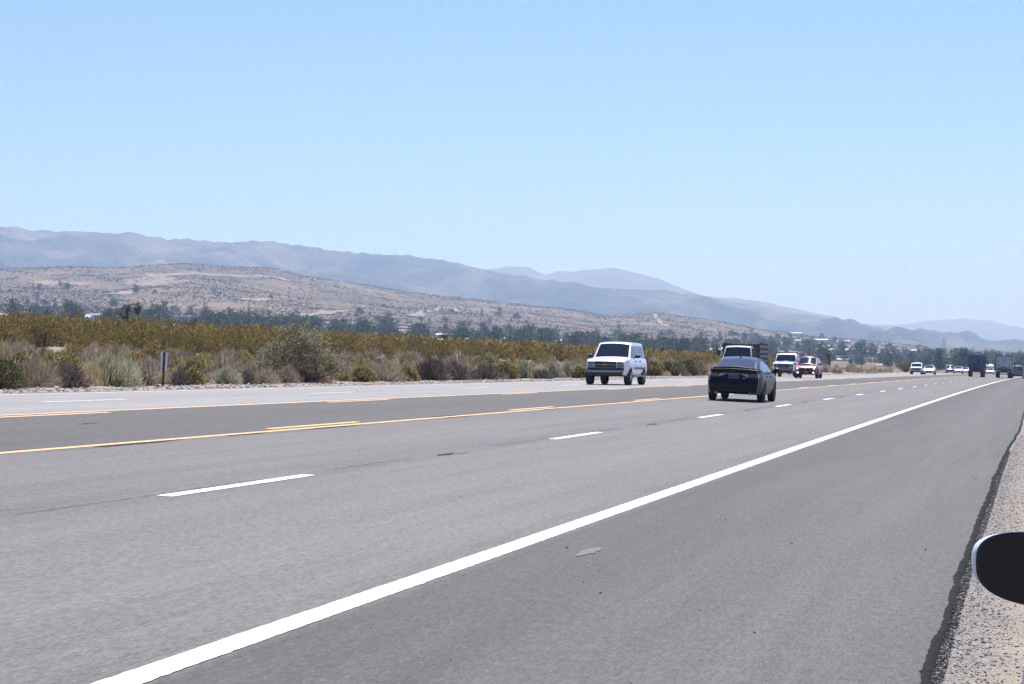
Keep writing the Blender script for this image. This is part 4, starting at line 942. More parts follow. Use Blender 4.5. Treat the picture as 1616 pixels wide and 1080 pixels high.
    if rb - gy0 > .2: patch(lambda y, fx: gh.top(y, fx, .008), gy0 + .06, rb - .05, -.88, .88, 8, 12).build('rear_window', G1, e, smooth=60)
    elif rb - gy0 > .02: patch(lambda y, fx: (lambda p: (p[0], p[1] - .012, p[2]))(gh.top(y, fx, .0)), gy0 + .004, rb - .02, -.86, .86, 6, 10).build('rear_window', G1, e, smooth=60)
    for s in (-1, 1):
        for c in win: quad_patch(lambda y, z, s=s: (lambda p: (s * p[0], p[1], p[2]))(gh.side(y, z, .009)), c).build('side_window', G1, e, smooth=60)
    # doors: dark shut lines and handles
    if detail:
        for s in (-1, 1):
            for (ya, yb) in [(w_[0][0], w_[1][0]) for w_ in win[:2]]:
                d = MB(); yc = min(ya, yb) - .03
                for z0_ in np.arange(sill + .12, belt - .1, .1): p, p2 = lo.side(yc, z0_, .002), lo.side(yc, z0_ + .1, .002); d.add([(s * p[0], p[1] - .006, p[2]), (s * p[0], p[1] + .006, p[2]), (s * p2[0], p2[1] + .006, p2[2]), (s * p2[0], p2[1] - .006, p2[2])], [[0, 1, 2, 3]])
                p = lo.side(yc + .17, belt - .13, .02); dr = d.build('door_seam', M_BLK, e)
                MB().box((s * p[0], p[1], p[2]), (.035, .2, .045)).build('door_handle', M_BLK if paint != P_BLACK else P_BLACK, e, bevel=.008)
    # mirrors
    ym = gy1 - .48
    for s in (-1, 1):
        p = lo.side(ym, belt - .02, 0); mm = MB().ell((s * (p[0] + .15), p[1] - .02, belt + .09), (.125, .075, .085)).tube((s * (p[0] - .04), p[1], belt + .0), (s * (p[0] + .1), p[1], belt + .06), .03, n=6)
        mm.build('wing_mirror', M_BLK if style != 'parked' else paint, e, smooth=60)
    return e, lo, gh, dict(hw=hw, y0=y0, y1=y1, yf=yf, yr=yr, sill=sill, belt=belt, W_l=W_l)
def fpt(lo, fx, z, end, off):
    """a point on the front (end=1) or rear (end=-1) face"""
    y = lo.y1 if end > 0 else lo.y0; p = lo.warp(fx * lo.W(y, z), y, z); return (p[0], p[1] + end * off, p[2])
def face_panel(lo, c, end, off, name, mat, parent, n=8):
    """raised panel on the nose or tail; c = four (fx, z)"""
    mb = quad_patch(lambda fx, z: fpt(lo, fx, z, end, off), c, n); o = mb.build(name, mat, parent, smooth=50)
    so = o.modifiers.new('solid', 'SOLIDIFY'); so.thickness = .03 if off > 0 else .02; so.offset = 0; return o
def place(e, v, u, heading, s=1.0, fz=1.0):
    """stand a vehicle on the road: heading +1 away from us, -1 towards us; it leans with the road's cross slope"""
    x = float(curve(u)) - v; z = float(road_z(v, u)); sl = (float(road_z(v - .8, u)) - float(road_z(v + .8, u))) / 1.6
    yaw = -math.atan(5e-5 * u); M = Matrix.Translation((x, u, z + .002)) @ Matrix.Rotation(-math.atan(sl), 4, 'Y') @ Matrix.Rotation(yaw + (0 if heading > 0 else PI), 4, 'Z') @ Matrix.Scale(s, 4)
    e.matrix_world = M; e.location = M.to_translation(); e.rotation_euler = M.to_euler(); e.scale = (s, s, s * fz)
def plate(lo, parent, z, end, w_=.32, h=.16, fx=0, chars=True):
    p = fpt(lo, fx, z, end, .03); pl = MB().box(p, (w_, .02, h)).build('number_plate', M_PLATEC, parent, bevel=.004)
    if chars:
        mb = MB()
        for k in range(7): mb.box((p[0] + (-3 + k) * .038, p[1] + end * .013, p[2] - .008), (.022, .006, .07))
        mb.build('plate_characters', M_PLATED, pl)
# --- white SUV coming towards us
def make_suv(label, group=None):
    L, W, H, wb = 5.2, 1.96, 1.86, 3.1; y1 = L / 2; belt = 1.17
    top = [(-2.56, belt), (-2.36, 1.72), (-2.22, 1.83), (-1.5, H), (.1, H), (.42, 1.82), (1.18, belt - .01)]
    hood = [(-2.6, belt - .02), (1.1, belt), (1.25, 1.16), (2.1, 1.10), (2.5, 1.02), (2.6, .96)]
    win = [((1.0, 1.2), (.36, 1.2), (.33, 1.72), (.48, 1.72)), ((.24, 1.2), (-.62, 1.2), (-.6, 1.73), (.2, 1.73)), ((-.76, 1.2), (-1.0 - .45, 1.2), (-1.42, 1.73), (-.74, 1.73)), ((-1.58, 1.2), (-2.4, 1.2), (-2.26, 1.68), (-1.56, 1.73))]
    win = [win[0], win[1], ((-.76, 1.2), (-1.32, 1.2), (-1.3, 1.73), (-.74, 1.73)), ((-1.42, 1.2), (-2.38, 1.2), (-2.24, 1.68), (-1.4, 1.73))]
    e, lo, gh, d = car('suv', label, 'SUV', P_WHITE, L, W, H, wb, belt, top, .40, hood, .37, .93, M_GLASS, win, 'suv', group=group, roofw=.72, beltw=.88)
    f = lambda c, off, n, m, p=e: face_panel(lo, c, 1, off, n, m, p)
    g_ = f([(-.58, .74), (.58, .74), (.6, 1.02), (-.6, 1.02)], .014, 'grille', M_BLK)
    f([(-.6, .865), (.6, .865), (.6, .895), (-.6, .895)], .03, 'grille_bar', M_CHROME, g_); f([(-.6, .73), (.6, .73), (.6, .75), (-.6, .75)], .028, 'grille_frame', M_CHROME, g_)
    p = fpt(lo, 0, .88, 1, .05); MB().prism([(-.13, 0), (-.1, -.025), (-.045, -.025), (-.045, -.045), (.045, -.045), (.045, -.025), (.1, -.025), (.13, 0), (.1, .025), (.045, .025), (.045, .045), (-.045, .045), (-.045, .025), (-.1, .025)], 'y', p[1], p[1] + .015).build('emblem', M_GOLD, g_).location = (0, 0, .88)
    for s in (-1, 1):
        f([(s * .64, .9), (s * .97, .9), (s * .97, 1.0), (s * .64, 1.01)], .016, 'headlight', M_LENS); f([(s * .64, .76), (s * .97, .77), (s * .97, .87), (s * .64, .87)], .014, 'turn_signal', M_LENS)
        q_ = MB()
        for k in range(3): pp = fpt(lo, s * (.7 + .1 * k), .82, 1, .03); q_.ell(pp, (.035, .01, .035), 8, 6)
        q_.build('lamp_cluster', M_CHROME, e, smooth=60)
        for (yy0, yy1) in ((-2.2, 1.35),): pass
    f([(-.99, .64), (.99, .64), (.99, .745), (-.99, .745)], .012, 'bumper_gap_shade', M_BLK)  # black band at the gap, also standing in for shade on the nose
    bp = f([(-1.0, .54), (1.0, .54), (1.0, .65), (-1.0, .65)], .06, 'front_bumper', M_CHROME); f([(-.97, .40), (.97, .40), (.99, .55), (-.99, .55)], .07, 'air_dam', M_BLK)  # air dam widened in black to carry the shade under the bumper
    plate(lo, e, .56, 1)
    for s in (-1, 1):
        MB().box((s * .98, -.15, .74), (.03, 1.9, .09)).build('side_moulding', M_GREYP, e, bevel=.01); MB().box((s * .95, -.1, .40), (.12, 1.75, .05)).build('running_board', M_CHROME, e, bevel=.01)
        MB().tube((s * .62, -1.9, H + .05), (s * .62, .1, H + .05), .02, n=6).tube((s * .62, -1.9, H - .02), (s * .62, -1.9, H + .05), .02, n=6).tube((s * .62, .1, H - .02), (s * .62, .1, H + .05), .02, n=6).build('roof_rail', M_BLK, e)
        MB().box((s * .86, -2.62, 1.05), (.16, .03, .3)).build('tail_light', M_RED, e, bevel=.01)
    return e
place(make_suv('white full size SUV with chrome bumper driving towards the camera in the far lanes'), 17.2, 85.6, -1, .985)
# --- black sedan driving away
def make_sedan(label, paint, group=None, glassm=None, rear=True):
    L, W, H, wb = 4.82, 1.85, 1.45, 2.8; belt = .98
    top = [(-2.12, 1.05), (-1.95, 1.09), (-1.15, 1.37), (-.75, 1.425), (-.2, H), (.3, 1.43), (1.52, .95)]
    hood = [(-2.41, 1.04), (-2.30, 1.075), (-2.1, 1.065), (-1.5, 1.0), (1.1, .97), (1.5, .94), (2.1, .80), (2.34, .68), (2.41, .6)]
    win = [((1.15, 1.0), (.18, 1.0), (.2, 1.34), (.42, 1.33)), ((.08, 1.0), (-.92, 1.0), (-.86, 1.33), (.1, 1.345)), ((-1.0, 1.02), (-1.6, 1.08), (-1.2, 1.22), (-.95, 1.31))]
    e, lo, gh, d = car('sedan', label, 'car', paint, L, W, H, wb, belt, top, .24, hood, .33, .95, glassm or M_GLASSB, win, 'sedan', kind_rear='sedan', roofw=.60, beltw=.88, group=group, rim=M_DRIM if paint is P_BLACK else None)
    r = lambda c, off, n, m, p=e: face_panel(lo, c, -1, off, n, m, p)
    if rear:
        for s in (-1, 1):
            t = r([(s * .62, .80), (s * .995, .78), (s * .99, .95), (s * .58, .9)], .012, 'tail_light', M_RED); r([(s * .40, .86), (s * .62, .80), (s * .60, .9), (s * .38, .9)], .016, 'tail_light_lens', M_REDR, t)
            # the lamp wraps onto the flank
            quad_patch(lambda y, z, s=s: (lambda p: (s * p[0], p[1], p[2]))(lo.side(y, z, .006)), ((-2.38, .80), (-2.05, .86), (-2.1, .93), (-2.38, .95))).build('side_lamp', M_RED, t, smooth=60)
        r([(-.62, .90), (.62, .90), (.60, .925), (-.60, .925)], .02, 'chrome_strip', M_CHROME)
        p = fpt(lo, 0, .965, -1, .016); MB().lathe_x([(-.003, .034), (.003, .034), (.006, .028), (-.006, .028)], (0, 0, 0), 20).build('emblem', M_CHROME, e).matrix_local = Matrix.Translation(p) @ Matrix.Rotation(PI / 2, 4, 'Z') @ Matrix.Diagonal((1, 1.7, 1, 1))
        plate(lo, e, .83, -1); r([(-.2, .75), (.2, .75), (.22, .91), (-.22, .91)], .006, 'plate_recess', M_BLK)
        r([(-.7, .26), (.7, .26), (.74, .38), (-.74, .38)], .02, 'rear_diffuser', M_BLK); r([(.36, .76), (.5, .76), (.5, .79), (.36, .79)], .012, 'badge', M_CHROME)
        pts = []
        sp = quad_patch(lambda fx, y: (lambda p: (p[0], p[1], p[2] + .02 + .03 * (1 - fx * fx)))(lo.top(y, fx, 0)), ((-.92, -2.34), (.92, -2.34), (.9, -2.2), (-.9, -2.2)), 12).build('boot_lip', paint, e, smooth=60); so = sp.modifiers.new('solid', 'SOLIDIFY'); so.thickness = .05
        for s in (-1, 1): MB().tube((s * .55, -2.36, .27), (s * .55, -2.2, .27), .045, n=10).build('exhaust', M_CHROME, e)
    MB().prism([(-.9, 1.44), (-.72, 1.46), (-.86, 1.52), (-.93, 1.53)], 'x', -.02, .02).build('roof_antenna', M_BLK, e, bevel=.006)
    f = lambda c, off, n, m: face_panel(lo, c, 1, off, n, m, e)
    f([(-.5, .3), (.5, .3), (.6, .55), (-.6, .55)], .012, 'grille', M_BLK)
    for s in (-1, 1):
        f([(s * .62, .52), (s * .98, .56), (s * .98, .66), (s * .66, .62)], .012, 'headlight', M_LENS)
    plate(lo, e, .42, 1)
    return e
place(make_sedan('black sedan driving away in the near left lane', P_BLACK), 8.93, 65.6, 1, .97)
# --- red crossover with lights on
def make_crossover(label, paint, group=None, lit=False, tailgate=False):
    L, W, H, wb = 4.6, 1.85, 1.66, 2.66; belt = 1.05
    top = [(-2.2, 1.1), (-1.95, 1.5), (-1.8, 1.58), (-1.0, 1.64), (-.1, H), (.3, 1.62), (1.3, belt)]
    hood = [(-2.3, 1.02), (-2.2, belt), (1.2, belt + .01), (1.4, 1.03), (2.0, .93), (2.26, .8), (2.3, .72)]
    win = [((1.0, 1.08), (.15, 1.08), (.15, 1.5), (.35, 1.5)), ((.05, 1.08), (-.85, 1.08), (-.82, 1.5), (.05, 1.5)), ((-.95, 1.1), (-1.7, 1.16), (-1.6, 1.4), (-.93, 1.48))]
    e, lo, gh, d = car('crossover', label, 'car', paint, L, W, H, wb, belt, top, .3, hood, .36, .93, M_GLASS, win, 'crossover', kind_rear='suv', roofw=.72, beltw=.9, group=group, gcrown=.11)
    f = lambda c, off, n, m, p=e: face_panel(lo, c, 1, off, n, m, p)
    f([(-.55, .72), (.55, .72), (.6, .78), (-.6, .78)], .014, 'upper_grille', M_BLK); f([(-.62, .38), (.62, .38), (.66, .66), (-.66, .66)], .014, 'grille', M_BLK); f([(-.97, .31), (.97, .31), (.98, .50), (-.98, .50)], .012, 'bumper_skirt', M_BLK)
    p = fpt(lo, 0, .75, 1, .03); MB().ell(p, (.07, .012, .045), 12, 8).build('emblem', M_CHROME, e)
    for s in (-1, 1):
        h_ = f([(s * .66, .72), (s * .97, .74), (s * .97, .84), (s * .7, .80)], .014, 'headlight', M_LENS)
        if lit:
            p = fpt(lo, s * .85, .78, 1, .04); MB().ell(p, (.065, .02, .05), 12, 8).build('lit_bulb', M_LIT, h_); p = fpt(lo, s * .82, .46, 1, .03); MB().ell(p, (.06, .02, .055), 12, 8).build('fog_light', M_LIT, e)
    plate(lo, e, .5, 1, chars=False)
    for s in (-1, 1):
        quad_patch(lambda y, z, s=s: (lambda p: (s * p[0], p[1], p[2]))(lo.side(y, z, .008)), ((-.9, .31), (.95, .31), (.95, .46), (-.9, .46))).build('side_cladding', M_BLK, e); face_panel(lo, [(s * .6, .85), (s * .99, .85), (s * .99, 1.0), (s * .62, .98)], -1, .014, 'tail_light', M_RED, e)
        MB().tube((s * .55, -1.6, H + .02), (s * .55, -.1, H + .05), .018, n=6).build('roof_rail', M_BLK, e)
    return e
place(make_crossover('red crossover with its headlights on coming towards the camera', P_RED, lit=True), 16.95, 161, -1)
# --- pickups
def make_pickup(label, paint, rack=False, big=True, group=None):
    L, W, H, wb = (5.9, 2.03, 1.98, 3.7) if big else (5.4, 1.9, 1.8, 3.3); k = H / 1.98; belt = 1.28 * k; y1 = L / 2
    top = [(-.98, belt), (-.9, 1.9 * k), (-.7, 1.95 * k), (.5, H), (.8, 1.93 * k), (1.48, belt)]
    hood = [(-L / 2, belt - .06), (-1.0, belt - .04), (1.4, belt), (1.6, belt - .0), (y1 - .3, 1.2 * k), (y1 - .06, 1.14 * k), (y1, 1.06 * k)]
    win = [((1.25, belt + .04), (.45, belt + .04), (.45, 1.84 * k), (.72, 1.84 * k)), ((.33, belt + .04), (-.75, belt + .04), (-.72, 1.84 * k), (.33, 1.84 * k))]
    e, lo, gh, d = car('pickup_truck', label, 'pickup truck', paint, L, W, H, wb, belt, top, .5 * k, hood, .41 * k, .98, M_GLASS, win, 'pickup', kind_rear='pickup', roofw=.83, beltw=.94, group=group)
    f = lambda c, off, n, m, p=e: face_panel(lo, c, 1, off, n, m, p)
    g_ = f([(-.62, .8 * k), (.62, .8 * k), (.64, 1.12 * k), (-.64, 1.12 * k)], .02, 'grille', M_BLK)
    for z in (.9, 1.0): f([(-.6, z * k), (.6, z * k), (.6, (z + .035) * k), (-.6, (z + .035) * k)], .045, 'grille_bar', M_CHROME if not rack else M_GREYP, g_)
    for s in (-1, 1): f([(s * .68, .84 * k), (s * .97, .84 * k), (s * .97, 1.08 * k), (s * .68, 1.1 * k)], .02, 'headlight', M_LENS)
    f([(-.98, .56 * k), (.98, .56 * k), (.98, .76 * k), (-.98, .76 * k)], .06, 'front_bumper', M_CHROME if not rack else M_GREYP); f([(-.8, .42 * k), (.8, .42 * k), (.8, .56 * k), (-.8, .56 * k)], .03, 'air_dam', M_BLK)
    plate(lo, e, .63 * k, 1, chars=False)
    # open load bed behind the cab
    MB().box((0, -L / 2 + .95, belt - .02), (W * .8, 1.75, .03)).build('bed_liner', M_BLK, e)
    if rack:
        rk = MB()
        for yy in (-2.6, -1.1, .9):
            for s in (-1, 1): rk.tube((s * .9, yy, belt - .05 if yy < 0 else H - .1), (s * .9, yy, H + .16), .03, n=6)
            rk.tube((-1.0, yy, H + .16), (1.0, yy, H + .16), .03, n=6)
        for s in (-1, 1): rk.tube((s * .9, -2.7, H + .16), (s * .9, 1.3, H + .16), .03, n=6)
        rk.build('ladder_rack', M_CHROME, e)
        lb = MB().box((-.55, .95, H + .21), (.75, .25, .1)).box((.45, .95, H + .21), (.5, .25, .1)); lb.build('roof_light_bar', pm('white_light_bar', (.7, .72, .75), .3), e, bevel=.02); MB().box((.75, -.9, H + .22), (.18, .5, .18)).build('tool_case', M_BLK, e, bevel=.02)
    return e
place(make_pickup('big white work pickup with a ladder rack, partly behind the red crossover', P_WHITE, rack=True), 20.45, 176, -1, 1.02)
place(make_pickup('white pickup beside the silver sedan, right of the round olive bush', P_WHITE, big=False), 18.3, 325, -1)
place(make_sedan('silver white sedan beside the white pickup far down the road', P_SILVER, rear=False, glassm=M_GLASS), 15.9, 318, -1)
place(make_crossover('small dark blue SUV far ahead between the silver sedan and the white sedan', P_NAVY), 18.5, 432, -1, .98)
place(make_sedan('small white sedan far ahead right of the dark blue SUV', P_WHITE, rear=False, glassm=M_GLASS), 16.4, 425, -1)
place(make_sedan('white sedan half hidden by the left side of the blue dump truck', P_WHITE, rear=False, glassm=M_GLASS), 17.2, 470, -1)
place(make_sedan('tiny white car seen between the blue dump truck and the grey trailer', P_WHITE, rear=False, glassm=M_GLASS), 11.6, 468, -1)
# --- stake bed truck behind the sedan
def make_stake_truck(label):
    e = empty('stake_truck'); tag(e, label, 'truck'); H = 2.28; belt = 1.42
    def Wl(y, z): return 1.03 * (.86 + .14 * smooth_step((3.1 - y) / .6))
    ys = stations(.55, 3.1, (2.15,), .5, .2)
    lo = Loft(ys, lambda y: max(.55, .45 + math.sqrt(max(0, .5 ** 2 - (y - 2.15) ** 2))) if abs(y - 2.15) <= .5 else .55, lerp_line([(.55, belt), (2.0, belt), (2.4, 1.36), (3.0, 1.24), (3.1, 1.14)]), Wl, crown=.04, bulge=(0, .16), front=lambda z: -.03 * smooth_step((z - .8) / .1))
    lo.mesh().build('body', P_WHITE, e, bevel=.02, smooth=40)
    gh = Loft([.58, .7, .9, 1.2, 1.5, 1.7, 1.95, 2.2], lambda y: belt - .06, lerp_line([(.58, H - .04), (.9, H), (1.5, H), (1.7, H - .06), (2.2, belt)]), lambda y, z: .98 - .14 * max(0, (z - belt) / (H - belt)), crown=.05)
    gh.mesh().build('cabin', P_WHITE, e, bevel=.03, smooth=42)
    patch(lambda y, fx: gh.top(y, fx, .01), 1.74, 2.16, -.93, .93, 6, 12).build('windshield', M_GLASS, e, smooth=60)
    for s in (-1, 1): quad_patch(lambda y, z, s=s: (lambda p: (s * p[0], p[1], p[2]))(gh.side(y, z, .01)), ((1.95, belt + .05), (.8, belt + .05), (.8, H - .16), (1.6, H - .16))).build('side_window', M_GLASS, e)
    f = lambda c, off, n, m: face_panel(lo, c, 1, off, n, m, e)
    f([(-.6, .78), (.6, .78), (.6, 1.1), (-.6, 1.1)], .02, 'grille', M_BLK); f([(-1, .52), (1, .52), (1, .7), (-1, .7)], .06, 'front_bumper', M_CHROME)
    for s in (-1, 1):
        f([(s * .68, .82), (s * .96, .82), (s * .96, 1.04), (s * .68, 1.04)], .02, 'headlight', M_LENS)
        MB().box((s * 1.27, 2.0, 1.78), (.2, .08, .42)).tube((s * .95, 2.0, 1.62), (s * 1.2, 2.0, 1.66), .02, n=5).tube((s * .95, 2.0, 1.9), (s * 1.2, 2.0, 1.9), .02, n=5).build('wing_mirror', M_BLK, e, bevel=.01)
        wheel(e, s * .9, 2.15, .42, .25); wheel(e, s * .86, -1.9, .42, .5)
    MB().box((0, -.9, .72), (.8, 5.2, .22)).build('chassis', M_BLK, e); MB().box((0, -1.6, .98), (2.34, 4.2, .14)).build('bed_floor', M_BLK, e, bevel=.01)
    hb = MB()
    for k in range(9): hb.box((-1.12 + k * .28, .46, 1.72), (.1, .05, 1.4))
    for z in (1.2, 1.6, 2.0, 2.3): hb.box((0, .42, z + .05), (2.5, .04, .2))
    hb.build('headboard', M_BLK, e)
    for s in (-1, 1):
        for k in range(8):
            MB().box((s * 1.2, .3 - k * .62, 1.78), (.06, .16, 1.5)).build('stake', M_BLK, e)
        sr = MB()
        for z in (1.25, 1.6, 1.95, 2.3): sr.box((s * 1.25, -1.7, z), (.03, 4.4, .2))
        sr.build('side_rails', M_BLK, e)
    tb = MB()
    for z in (1.25, 1.6, 1.95, 2.3): tb.box((0, -3.68, z), (2.3, .03, .14))
    tb.build('tailboard', M_BLK, e)
    return e
place(make_stake_truck('white cab truck with a black stake bed, hidden behind the black sedan'), 20.35, 147, -1, 1.1, .93)
# --- blue dump truck seen from behind
def tandem(e, ys, r=.5, w_=.56, x=.9):
    for yy in ys:
        for s in (-1, 1): wheel(e, s * x, yy, r, w_, M_DRIM)
def make_dump(label):
    e = empty('dump_truck'); tag(e, label, 'truck'); pb = pm('blue_grey_steel', (.07, .095, .15), .5, .2, noise=.2, nscale=1.5)
    MB().prism([(-1.2, 1.32), (1.2, 1.32), (1.27, 1.5), (1.27, 3.45), (-1.27, 3.45), (-1.27, 1.5)], 'y', -3.6, 1.6).build('dump_box', pb, e, bevel=.02)
    rb = MB()
    for k in range(5): rb.box((-1.12 + .56 * k, -3.66, 2.2), (.1, .09, 1.5))
    rb.box((0, -3.66, 3.36), (2.6, .12, .16)).box((0, -3.66, 2.95), (2.5, .08, .1)).build('tailgate_ribs', pb, e)
    for s in (-1, 1):
        sr = MB()
        for k in range(9): sr.box((s * 1.3, -3.4 + k * .6, 2.4), (.08, .1, 1.9))
        sr.box((s * 1.3, -1, 3.4), (.1, 5.1, .14)).build('side_ribs', pb, e)
    MB().box((.25, -3.72, 2.35), (.3, .04, .9)).build('tailgate_latch', M_BLK, e); MB().box((-.35, -3.72, 1.75), (.42, .05, .5)).build('tarp_arm_housing', M_BLK, e)
    MB().box((0, -.5, 1.05), (.9, 7.4, .3)).build('chassis', M_BLK, e); MB().box((0, -3.5, .95), (2.3, .16, .4)).build('rear_bumper', pm('tail_lamp_red_steel', (.3, .02, .03), .5), e)  # red of the tail lights put into the bumper's colour
    for k in (-.75, -.45, -.15, .15, .45, .75): MB().ell((k, -3.6, 1.0 + (.1 if abs(k) < .3 else 0)), (.06, .03, .06), 8, 6).build('tail_light', M_RED if abs(k) > .2 else pm('bright_red_lens', (.6, .04, .05), .3), e)
    for s in (-1, 1): MB().box((s * .95, -3.3, .62), (.6, .03, .6)).build('mud_flap', M_BLK, e)
    tandem(e, (-2.7, -1.4)); wheel(e, 1.0, 3.0, .5, .3); wheel(e, -1.0, 3.0, .5, .3)
    MB().prism([(1.75, .75), (3.9, .75), (3.9, 1.55), (3.4, 1.7), (3.0, 2.75), (1.75, 2.85)], 'x', -1.15, 1.15).build('cab', pb, e, bevel=.05); MB().prism([(3.06, 1.78), (3.4, 1.76), (3.06, 2.66)], 'x', -1.0, 1.0).build('windshield', M_GLASS, e)
    for s in (-1, 1): MB().box((s * 1.5, 2.9, 2.15), (.22, .08, .62)).tube((s * 1.15, 2.9, 2.4), (s * 1.45, 2.9, 2.4), .025, n=5).tube((s * 1.15, 2.9, 1.95), (s * 1.45, 2.9, 1.95), .025, n=5).build('wing_mirror', M_BLK, e)
    return e
place(make_dump('dark blue dump truck with red tail lights driving away down the road'), 8.85, 322, 1)
# --- grey trailer truck
def make_trailer_truck(label):
    e = empty('trailer_truck'); tag(e, label, 'truck'); sl = pm('silver_trailer_skin', (.42, .44, .45), .35, .7, noise=.25, nscale=2.2); dk = pm('dark_frame_steel', (.05, .05, .055), .6)
    MB().box((0, -1.6, 2.35), (2.5, 7.6, 2.3)).build('trailer_box', sl, e, bevel=.03)
    fr = MB(); yb = -5.43
    fr.box((0, yb, 3.5), (2.62, .1, .12)).box((-1.27, yb, 2.3), (.12, .1, 2.5)).box((1.27, yb, 2.3), (.12, .1, 2.5)).box((0, yb, 1.25), (2.6, .1, .14)).build('rear_frame', dk, e)
    for s in (-1, 1):
        dr = MB().box((s * .6, yb, 2.36), (1.12, .06, 2.1)).build('rear_door', sl, e, bevel=.01); MB().tube((s * .25, yb - .06, 1.35), (s * .25, yb - .06, 3.4), .025, n=6).tube((s * .85, yb - .06, 1.35), (s * .85, yb - .06, 3.4), .025, n=6).build('lock_rod', M_CHROME, dr)
    # hump shaped dark cover low on the doors
    MB().prism([(-1.15, 1.3), (1.15, 1.3), (1.1, 1.5), (.5, 1.68), (0, 1.82), (-.5, 1.66), (-1.1, 1.5)], 'y', yb - .14, yb - .08).build('lower_guard_panel', pm('dark_grey_guard', (.12, .12, .125), .6), e)
    MB().box((0, -1.8, 1.08), (1.0, 7.4, .24)).build('chassis', M_BLK, e)
    bm_ = MB().box((0, yb + .1, .62), (1.9, .1, .12)).box((-.55, yb + .1, .85), (.08, .08, .5)).box((.55, yb + .1, .85), (.08, .08, .5)); bm_.build('rear_bumper', dk, e)
    for s in (-1, 1): MB().box((s * 1.05, yb, 1.05), (.24, .06, .12)).build('tail_light', M_RED, e); MB().box((s * .95, -4.3, .6), (.58, .03, .6)).build('mud_flap', M_BLK, e)
    tandem(e, (-3.8, -2.5)); wheel(e, 1.0, 4.6, .5, .3); wheel(e, -1.0, 4.6, .5, .3)
    MB().prism([(2.5, .8), (5.5, .8), (5.5, 1.6), (4.6, 1.8), (4.2, 2.8), (2.5, 3.0)], 'x', -1.15, 1.15).build('cab', P_WHITE, e, bevel=.06); MB().prism([(4.28, 1.86), (4.6, 1.84), (4.28, 2.7)], 'x', -1.0, 1.0).build('windshield', M_GLASS, e)
    for s in (-1, 1): MB().box((s * 1.45, 4.0, 2.2), (.2, .08, .6)).tube((s * 1.15, 4.0, 2.3), (s * 1.4, 4.0, 2.3), .025, n=5).build('wing_mirror', M_BLK, e)
    return e
place(make_trailer_truck('silver box truck with a dark rear frame driving away in the near right lane'), 4.85, 330, 1)
def make_van(label):
    e = empty('van'); tag(e, label, 'van'); H = 2.1; Wl = lambda y, z: .97 * (1 - .13 * max(0, (z - 1.1)) / 1.0) * (.9 + .1 * smooth_step((2.5 - y) / .5))
    lo = Loft(stations(-2.5, 2.5, (1.6, -1.5), .42, .2), lambda y: max([.3] + [.36 + math.sqrt(max(0, .42 ** 2 - (y - c) ** 2)) for c in (1.6, -1.5) if abs(y - c) <= .42]), lerp_line([(-2.5, H - .08), (-2.3, H), (.9, H), (1.1, H - .05), (1.9, 1.2), (2.4, 1.05), (2.5, .85)]), Wl, crown=.05, nz=12, bulge=(.05, .15))
    lo.mesh().build('body', P_GREY, e, bevel=.03, smooth=40)
    patch(lambda y, fx: lo.top(y, fx, .01), 1.16, 1.84, -.86, .86, 6, 10).build('windshield', M_GLASS, e, smooth=60)
    face_panel(lo, [(-.82, 1.3), (.82, 1.3), (.8, 1.85), (-.8, 1.85)], -1, .014, 'rear_window', M_GLASS, e)
    for s in (-1, 1):
        quad_patch(lambda y, z, s=s: (lambda p: (s * p[0], p[1], p[2]))(lo.side(y, z, .01)), ((1.5, 1.25), (.5, 1.25), (.5, 1.8), (1.15, 1.8))).build('side_window', M_GLASS, e); face_panel(lo, [(s * .86, .9), (s * .98, .9), (s * .98, 1.3), (s * .86, 1.3)], -1, .014, 'tail_light', M_RED, e)
        face_panel(lo, [(s * .6, .75), (s * .96, .75), (s * .96, .95), (s * .66, .9)], 1, .014, 'headlight', M_LENS, e)
        MB().ell((s * 1.12, 1.35, 1.35), (.1, .07, .12)).build('wing_mirror', M_BLK, e, smooth=60)
        wheel(e, s * .86, 1.6, .35, .22); wheel(e, s * .86, -1.5, .35, .22)
    face_panel(lo, [(-.95, .35), (.95, .35), (.95, .6), (-.95, .6)], -1, .04, 'rear_bumper', M_BLK, e); plate(lo, e, .72, -1, chars=False); MB().box((0, 0, .45), (1.4, 4.2, .25)).build('underbody', M_BLK, e)
    return e
place(make_van('grey violet van on the shoulder, partly behind the right side of the silver box truck'), 3.1, 352, 1)
